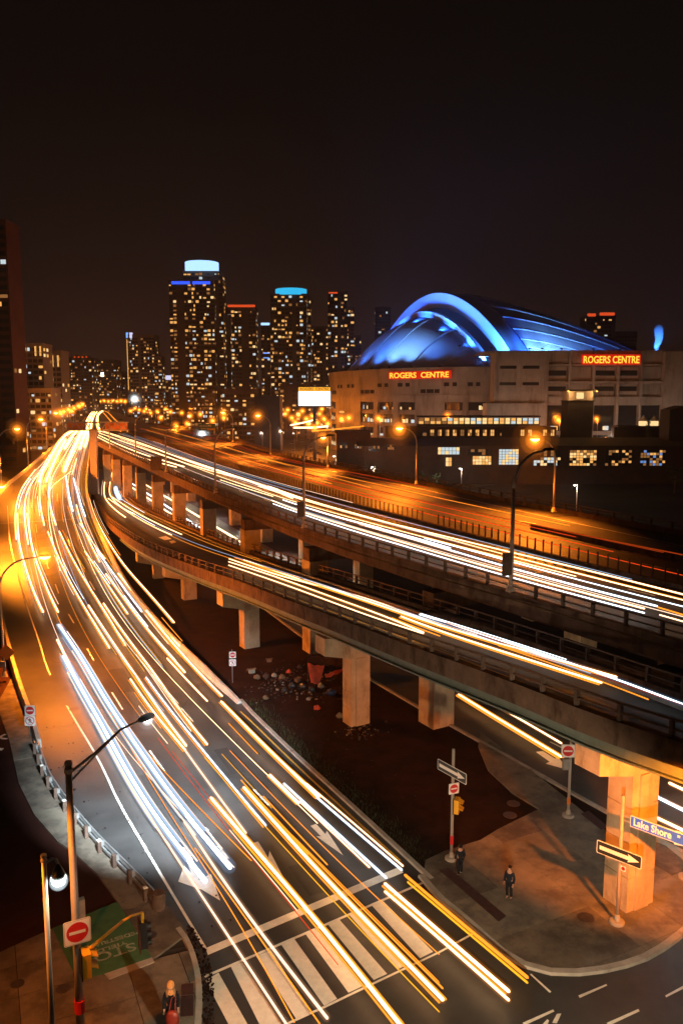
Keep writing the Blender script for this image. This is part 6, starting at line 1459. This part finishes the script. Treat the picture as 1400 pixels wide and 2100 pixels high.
# ================================================================== PEOPLE
def skinned(name, pts, edges, rad, m, parent, root_i=0, lev=2):
    me = bpy.data.meshes.new(name); c = wpos(parent)
    me.from_pydata([Vector(p) for p in pts], edges, []); me.materials.append(M[m])
    o = bpy.data.objects.new(name, me); col.objects.link(o); o.parent = parent
    md = o.modifiers.new('skin', 'SKIN'); md.use_smooth_shade = True
    sv = me.skin_vertices[0].data
    for i, r_ in enumerate(rad):
        rr = r_ if isinstance(r_, tuple) else (r_, r_); sv[i].radius = rr; sv[i].use_root = (i == root_i)
    sb = o.modifiers.new('sub', 'SUBSURF'); sb.levels = lev; sb.render_levels = lev
    return o
def person(lbl, pos, rz, s=1.0, coat='coat', legs='coat', hair='hair_dark', step=.0, hat=None, long_coat=False, reach=None):
    root = thing('person', lbl, 'person', pos); root.rotation_euler = (0, 0, rz); root.scale = (s, s, s)
    f = step
    V_ = [(0, 0, .95), (0, 0, 1.18), (0, 0, 1.40), (0, 0, 1.50), (0, -.02, 1.58), (0, -.02, 1.70),           # pelvis..head
          (-.19, 0, 1.41), (-.25, .02, 1.14), (-.24, -.10, .90), (-.24, -.13, .82),
          (.19, 0, 1.41), (.25, .02, 1.14), (.24, -.10, .90), (.24, -.13, .82),
          (-.10, 0, .90), (-.11, -.02 - f, .50), (-.11, .02 - f * 1.2, .09), (-.11, -.15 - f * 1.2, .04),
          (.10, 0, .90), (.11, -.02 + f, .50), (.11, .04 + f * 1.6, .09), (.11, -.12 + f * 1.6, .04)]
    if reach: V_[11], V_[12], V_[13] = (.26, -.06, 1.16), (.2, -.28, 1.12), (.18, -.36, 1.14)
    E_ = [(0, 1), (1, 2), (2, 3), (3, 4), (4, 5), (2, 6), (6, 7), (7, 8), (8, 9), (2, 10), (10, 11), (11, 12), (12, 13), (0, 14), (14, 15), (15, 16), (16, 17), (0, 18), (18, 19), (19, 20), (20, 21)]
    Rr = [(.15, .11), (.14, .10), (.17, .11), .055, (.085, .095), (.07, .085), .055, .048, .038, .034, .055, .048, .038, .034, .085, .06, .045, .04, .085, .06, .045, .04]
    skinned('body', V_, E_, Rr, 'skin', root)
    # trousers and coat follow the body
    skinned('trousers', [V_[0]] + V_[14:17] + V_[18:21], [(0, 1), (1, 2), (2, 3), (0, 4), (4, 5), (5, 6)], [(.165, .125), .10, .078, .066, .10, .078, .066], legs, root)
    top = V_[0:3] + V_[6:9] + V_[10:13]; top = list(top); top[0] = (0, 0, .62 if long_coat else .86)
    o = skinned('coat', top + [(0, 0, 1.49)], [(0, 1), (1, 2), (2, 3), (3, 4), (4, 5), (2, 6), (6, 7), (7, 8), (2, 9)], [(.20, .15), (.17, .13), (.19, .13), .075, .066, .054, .075, .066, .054, .075], coat, root, 1)
    for sx in (0, 1):
        q = V_[16 + 4 * sx]; skinned('shoe', [(q[0], q[1] + .05, .05), (q[0], q[1] - .16, .04)], [(0, 1)], [.055, .045], 'black', root)
        w_ = Vector(V_[9 + 4 * sx]); e_ = Vector(V_[8 + 4 * sx]); d = (w_ - e_).normalized(); mb = MB()
        for k in range(4): mb.tube([w_ + Vector(((k - 1.5) * .019, 0, 0)), w_ + Vector(((k - 1.5) * .021, 0, 0)) + d * .045, w_ + Vector(((k - 1.5) * .02, -.015, 0)) + d * (.075 + .008 * (k in (1, 2)))], .0095, 5, .007)
        mb.tube([w_ + Vector((.03 * (1 - 2 * sx), -.01, 0)), w_ + Vector((.055 * (1 - 2 * sx), -.03, 0)) + d * .04], .011, 5, .008)
        me, c = to_mesh('fingers', mb, M['skin'], True); h = bpy.data.objects.new('fingers', me); col.objects.link(h); h.parent = root; h.location = c
    mb = MB(); mb.lathe((0, .005, 1.63), [(.098, -.03), (.112, .06), (.10, .12), (.06, .165), (.01, .175)], 14)
    vs = [(x, y + (.03 if z < 1.70 and y < 0 else 0), z) for x, y, z in mb.v]; mb.v = vs
    me, c = to_mesh('hair', mb, M[hair], True); h = bpy.data.objects.new('hair', me); col.objects.link(h); h.parent = root; h.location = c + Vector((0, .012, 0))
    mb = MB(); mb.lathe((0, -.115, 1.655), [(.008, .0), (.018, .01), (.012, .03), (.006, .045)], 8); 
    for sx in (-1, 1): mb.lathe((sx * .036, -.098, 1.69), [(.012, 0), (.014, .008), (.01, .016)], 8); mb.lathe((sx * .098, 0, 1.65), [(.012, 0), (.02, .03), (.014, .06)], 8)
    mb.box((0, -.098, 1.62), (.05, .012, .012))
    me, c = to_mesh('face_features', mb, M['skin'], True); h = bpy.data.objects.new('face_features', me); col.objects.link(h); h.parent = root; h.location = c
    return root
pm1 = P(942, 1794, .135); person('person in dark clothes standing beside the sign post, back turned', pm1, R(195), 1.0, 'coat', 'coat', 'hair_dark', .05)
pm2 = P(1043, 1842, .135); person('person in a long navy coat standing alone on the corner island', pm2, R(-35), 1.0, 'coat_blue', 'coat', 'hair_dark', .0, long_coat=True)
pw_ = P(353, 2112, .135); w = person('person in an orange wool hat carrying a red bag on the left sidewalk', pw_, R(10), 1.16, 'coat', 'coat', 'hair', .10)
def child(name, mb, m, root):
    me, c = to_mesh(name, mb, M[m], True); h = bpy.data.objects.new(name, me); col.objects.link(h); h.parent = root; h.location = c; return h
mb = MB(); mb.lathe((0, 0, 1.66), [(.125, 0), (.132, .04), (.13, .06), (.12, .12), (.085, .18), (.03, .215), (.005, .22)], 16); child('wool_hat', mb, 'hat', w)
mb = MB(); mb.lathe((0, -.005, 1.40), [(.10, 0), (.155, .05), (.135, .14), (.09, .19)], 14); child('scarf', mb, 'hat', w)
for sx in (-1, 1):
    mb = MB(); mb.tube([(sx * .10, -.06, 1.62), (sx * .13, -.08, 1.5), (sx * .12, -.13, 1.38)], .05, 8, .03); child('hair_lock', mb, 'hair', w)
bgo = thing('shoulder_bag', 'big dark red bag with an orange lower edge, held by the person in the hat', 'bag', pw_ + Vector((.12, -.36, .5)))
mb = MB(); c = pw_ + Vector((.12, -.40, .48)); mb.lathe(c, [(.2, 0), (.26, .12), (.27, .4), (.22, .62), (.08, .7)], 14, (Vector((1, 0, 0)), Vector((0, .55, 0)), Vector((0, 0, 1)))); part('bag_body', mb, M['bag'], bgo, smooth=True)
mb = MB(); mb.lathe(c - Vector((0, 0, .12)), [(.24, 0), (.28, .08), (.27, .16), (.21, .2)], 14, (Vector((1, 0, 0)), Vector((0, .56, 0)), Vector((0, 0, 1)))); part('bag_trim', mb, M['bag_trim'], bgo, smooth=True)
mb = MB(); mb.tube([c + Vector((-.12, 0, .66)), c + Vector((-.05, .2, 1.1)), c + Vector((.1, .24, 1.15)), c + Vector((.12, 0, .66))], .02, 6); part('strap', mb, M['bag'], bgo)

# ================================================================== CAMP UNDER THE LINK BRIDGE
rg = random.Random(11)
tc_ = P(668, 1395, .0)
tent = thing('tarp_shelter', 'makeshift red and dark tarp shelter leaning against the pier of the link bridge', 'shelter', tc_)
def cloth(pts_grid, name, m, sag=.1):
    rows = []
    for j, (a, b) in enumerate(pts_grid):
        a, b = Vector(a), Vector(b); rows.append([a.lerp(b, k / 8) + Vector((rg.uniform(-.05, .05), rg.uniform(-.05, .05), -sag * math.sin(math.pi * k / 8) + rg.uniform(-.07, .07))) for k in range(9)])
    mb = MB()
    for r1, r2 in zip(rows, rows[1:]): mb.ribbon(r1, r2)
    return part(name, mb, M[m], tent, smooth=True)
def L3_(x, y, z): return tc_ + Vector((x, y, z))
cloth([(L3_(-1.7, -.6, 1.9), L3_(1.9, -.9, 1.6)), (L3_(-1.8, .2, 2.3), L3_(1.9, .1, 2.0)), (L3_(-1.7, 1.2, 2.0), L3_(1.9, 1.2, 1.9)), (L3_(-1.7, 2.0, 1.4), L3_(1.9, 2.0, 1.3))], 'roof_tarp', 'tarp_dark')
cloth([(L3_(-1.7, -.65, 1.85), L3_(-.1, -.8, 1.7)), (L3_(-1.5, -.85, 1.1), L3_(-.3, -1.0, .9)), (L3_(-1.3, -1.0, .1), L3_(-.6, -1.1, .05))], 'front_flap', 'tarp')
cloth([(L3_(-.1, -.9, .9), L3_(1.9, -1.0, 1.75)), (L3_(0, -1.0, .55), L3_(1.9, -1.05, 1.45))], 'side_flap', 'tarp')
cloth([(L3_(-1.7, 2.0, 1.4), L3_(1.9, 2.0, 1.3)), (L3_(-1.8, 2.2, .05), L3_(1.9, 2.2, .05))], 'back_tarp', 'tarp_dark')
for x, y, h in ((-1.6, -.6, 1.9), (1.8, -.9, 1.6), (-1.6, 1.9, 1.4)): mb = MB(); mb.cyl(L3_(x, y, 0), L3_(x, y, h), .03, .03, 6); part('stick', mb, M['bark'], tent)
def lump(lbl, p, s, m, name='rubbish_bag', cat='bag', group='rubbish scattered under the link bridge', sq=.7):
    mb = MB(); n = 9; prof = [(s * .75, 0), (s, s * .35), (s * .85, s * .8), (s * .35, s * 1.15), (s * .08, s * 1.3)]
    mb.lathe(p, prof, n, (Vector((1, 0, 0)), Vector((0, sq, 0)), Vector((0, 0, 1)))); mb.v = [(x + rg.uniform(-.16, .16) * s, y + rg.uniform(-.16, .16) * s, max(p.z, z + rg.uniform(-.12, .12) * s)) for x, y, z in mb.v]
    return tag(part(name, mb, M[m], smooth=True), lbl, cat, group)
def carton(lbl, p, s, rz, m='card'):
    mb = MB(); t = thing('cardboard_box', lbl, 'box', p, 'rubbish scattered under the link bridge'); mb.box(p + Vector((0, 0, s * .35)), (s, s * .75, s * .7), rz); part('carton', mb, M[m], t)
    X, Nn, Z = frame(rz)
    for k in (-1, 1): mb = MB(); mb.box(p + X * (k * s * .62) + Z * (s * .72), (s * .36, s * .7, .015), rz, (X * 1, -Nn, Z)); part('flap', mb, M[m], t)
    return t
carton('pale yellow box lying nearest the no entry post under the link bridge', P(516, 1380), .55, .4, 'litter')
carton('flattened cardboard box among the rubbish, left of the tarp shelter', P(610, 1398), .5, 1.0); carton('small cardboard box at the back of the rubbish heap', P(552, 1357), .45, .2)
for (u, v, s, m, lbl) in ((527, 1392, .34, 'card', 'brown rubbish bag just right of the pale yellow box'), (545, 1390, .36, 'tarp_dark', 'dark rubbish bag second from the pale yellow box'), (562, 1388, .3, 'litter', 'pale rubbish bag in the middle of the heap'), (579, 1392, .34, 'card', 'tan rubbish bag right of the pale one'), (592, 1380, .28, 'tarp', 'red rubbish bundle at the back of the heap'),
                      (600, 1410, .4, 'black', 'black rubbish bag at the front of the heap'), (622, 1412, .42, 'black', 'black rubbish bag between the heap and the shelter'), (640, 1418, .36, 'black', 'black rubbish bag in front of the shelter flap'), (658, 1410, .34, 'litter', 'white rubbish bag at the shelter entrance'), (678, 1425, .45, 'blue_bag', 'blue plastic bag at the foot of the pier'), (584, 1418, .3, 'black', 'black rubbish bag left front of the heap'),
                      (632, 1436, .22, 'litter', 'small pale bag in front of the heap'), (650, 1455, .3, 'tarp', 'small red bag lying alone on the dirt'), (697, 1472, .35, 'litter', 'pale bag leaning at the foot of the pier'), (545, 1434, .28, 'card', 'brown bag lying apart, left front of the heap'), (615, 1370, .3, 'tarp_dark', 'dark bag behind the heap')):
    lump(lbl, P(u, v), s, m)
mb = MB()
for _ in range(420):
    if _ < 260: u, v = rg.gauss(600, 48), rg.gauss(1403, 20)
    elif _ < 340: u, v = rg.gauss(745, 22), rg.gauss(1500, 10)
    else: u, v = rg.uniform(480, 860), rg.uniform(1380, 1640)
    p = P(u, v, .02); s = rg.uniform(.04, .2) if _ < 340 else rg.uniform(.02, .07); mb.mi = rg.choice((0, 1, 2, 2, 2, 3)); mb.box((p.x, p.y, .02 + s * .2), (s, s * rg.uniform(.3, 1.2), s * .5), rg.random() * 3, None)
part('loose_litter', mb, [M['litter'], M['card'], M['black'], M['tarp_dark']], kind='stuff')
# weeds at the edge of the dirt
mb = MB()
for _ in range(1500):
    i = rg.randrange(len(kp) - 1); p = kp[i].lerp(kp[i + 1], rg.random()) - side(kp, i) * (.4 + abs(rg.gauss(0, .7)))
    h = rg.uniform(.08, .35); a = rg.random() * 6.28; q = p + Vector((math.cos(a) * h * .5, math.sin(a) * h * .5, h)); w2 = Vector((-math.sin(a), math.cos(a), 0)) * .012
    mb.add([p - w2, p + w2, q], [(0, 1, 2)])
part('dry_weeds', mb, M['foliage'], kind='stuff')

# ================================================================== PARKED CARS
def make_car(lbl, pos, rz, m):
    t = thing('parked_car', lbl, 'car', (0, 0, 0), 'cars parked beyond the highway')
    prof = [(-2.2, .35), (-2.25, .75), (-1.5, .95), (1.2, .95), (2.1, .85), (2.25, .6), (2.2, .35)]
    mb = MB(); mb.prism([(x, -.88, z) for x, z in prof], (0, 1.76, 0)); part('body', mb, M[m], t)
    mb = MB(); mb.prism([(-1.6, -.78, .95), (-1.1, -.7, 1.42), (.5, -.7, 1.42), (1.2, -.78, .95)], (0, 1.5, 0)); part('cabin', mb, M['glass'], t)
    mb = MB(); mb.box((-.3, 0, 1.44), (1.6, 1.36, .05)); part('roof', mb, M[m], t)
    for sx in (-1.35, 1.35):
        for sy in (-.82, .82): mb = MB(); mb.lathe((sx, sy - .1, .33), [(.33, 0), (.33, .2)], 14, (Vector((1, 0, 0)), Vector((0, 0, -1)), Vector((0, 1, 0)))); part('wheel', mb, M['tyre'], t)
    for sy in (-.62, .62): mb = MB(); mb.box((2.24, sy, .68), (.06, .36, .16)); part('headlight', mb, M['sign_white'], t)
    for sy in (-.62, .62): mb = MB(); mb.box((-2.26, sy, .72), (.06, .36, .14)); part('tail_light', mb, M['sign_red'], t)
    t.location = pos; t.rotation_euler = (0, 0, rz); return t
c1 = make_car('dark car at the left end of the parked row beyond the highway', P(608, 925, 0), R(25), 'car')
for (u, v, rz, lbl) in ((632, 919, 25, 'dark car second in the parked row beyond the highway'), (641, 926, 25, 'dark car in the middle of the parked row beyond the highway'), (650, 933, 25, 'dark car nearest the highway in the parked row'), (660, 921, 25, 'dark car at the right end of the parked row')):
    dup(c1, P(u, v, 0), R(rz), lbl)
c2 = make_car('silver car parked by itself left of the dark row', P(598, 912, 0), R(100), 'car2'); dup(c2, P(618, 908, 0), R(80), 'silver car behind the dark parked row'); dup(c2, P(990, 968, 0), R(10), 'silver car by the roundhouse doorway')
mb = MB(); mb.poly([P(u, v, .01) for u, v in ((560, 900), (700, 905), (720, 945), (640, 950), (560, 935))]); struct(part('car_park', mb, M['highway']))
mb = MB(); mb.poly([P(u, v, .01) for u, v in ((920, 968), (1010, 965), (1100, 985), (960, 1000), (900, 985))]); struct(part('yard_paving', mb, M['paving']))

# ================================================================== TREES
def tree(lbl, pos, h, w, n=260, seed=1, bare=False, cone=False):
    rg = random.Random(seed); t = thing('tree', lbl, 'tree', pos); p = Vector(pos); Z = Vector((0, 0, 1))
    mb = MB(); mb.tube([p, p + Z * h * .5, p + Z * h * (.95 if cone else .8)], h * .022, 7, h * .006)
    for k in range(9):
        a = rg.random() * 6.28; z0 = rg.uniform(.3, .7) * h; L = w * rg.uniform(.35, .5); mb.tube([p + Z * z0, p + Z * (z0 + L * .5) + Vector((math.cos(a), math.sin(a), 0)) * L * .6, p + Z * (z0 + L * .9) + Vector((math.cos(a), math.sin(a), 0)) * L], h * .009, 5, h * .003)
    part('trunk', mb, M['bark'], t)
    mb = MB()
    cl = [(rg.uniform(-.5, .5), rg.uniform(-.5, .5), rg.uniform(.35, .95)) for _ in range(14)]
    for _ in range(n):
        cx, cy, cz = rg.choice(cl)
        if cone: cz = rg.uniform(.12, 1); k = (1 - cz) * .9; a = rg.random() * 6.28; cx, cy = math.cos(a) * k * .5 * rg.random() ** .4, math.sin(a) * k * .5 * rg.random() ** .4
        q = p + Vector((cx * w + rg.gauss(0, .10) * w, cy * w + rg.gauss(0, .10) * w, cz * h + rg.gauss(0, .06) * h)); s = rg.uniform(.18, .42)
        a = rg.random() * 6.28; b = rg.random() * 3; X = Vector((math.cos(a), math.sin(a), rg.uniform(-.6, .6))) * s; Y = Vector((-math.sin(a) * math.cos(b), math.cos(a) * math.cos(b), math.sin(b))) * s * .6
        mb.quad(q - X, q - Y, q + X, q + Y)
    part('crown', mb, M['foliage'], t)
tree('pointed conifer standing before the bright stalls at the right of the stadium', (xU(1330, 865, 285), 285, 8), 10, 4, 420, 2, cone=True)
tree('leafy tree left of the far parapet, beside the parked cars', (xU(570, 920, 250), 250, 0), 6.5, 5.5, 400, 3); tree('bushy tree in front of the low flat-roofed building', (xU(700, 935, 235), 235, 0), 5.5, 5, 320, 4)
tree('dark tree before the doorway of the roundhouse', (xU(878, 950, 225), 225, 0), 6.5, 5, 360, 5); tree('dark tree at the right edge, beyond the roundhouse', (xU(1385, 950, 225), 225, 0), 7.5, 6, 420, 6)
# white stalls at the right end of the stadium
st_ = thing('market_stalls', 'bright white peaked stall roofs at the foot of the stadium, far right', 'stall', (xU(1350, 860, 300), 300, 8)); z = zY(870, 300)
for k, u in enumerate((1318, 1340, 1362)):
    a = PY(u, 862, 300); mb = MB(); mb.lathe((a.x, 300, z + 1.2), [(2.4, 0), (1.2, .6), (.1, 2.0)], 4); part('stall_roof', mb, M['sign_white'], st_)
    mb = MB(); mb.box((a.x, 300, z + .3), (2.4, 2.4, 1.7)); part('stall_front', mb, M['W2'], st_)
mb = MB(); mb.box((xU(1345, 870, 301), 302, z - .8), (30, 9, .5)); mb.box((xU(1345, 870, 301), 305, z / 2 - .6), (29, 3, z - 1.2)); part('platform', mb, M['dark_roof'], st_)
# ================================================================== NIGHT AIR
hz = bpy.data.materials.new('haze'); hz.use_nodes = True
hn = hz.node_tree; hn.nodes.clear()
ho_ = hn.nodes.new('ShaderNodeOutputMaterial'); pv = hn.nodes.new('ShaderNodeVolumePrincipled')
pv.inputs['Color'].default_value = (.8, .72, .68, 1); pv.inputs['Density'].default_value = .00024; pv.inputs['Anisotropy'].default_value = .55
hn.links.new(pv.outputs[0], ho_.inputs['Volume'])
mb = MB(); mb.box((0, 1270, 79), (3060, 2760, 161)); hzo = part('haze', mb, hz, kind='stuff')
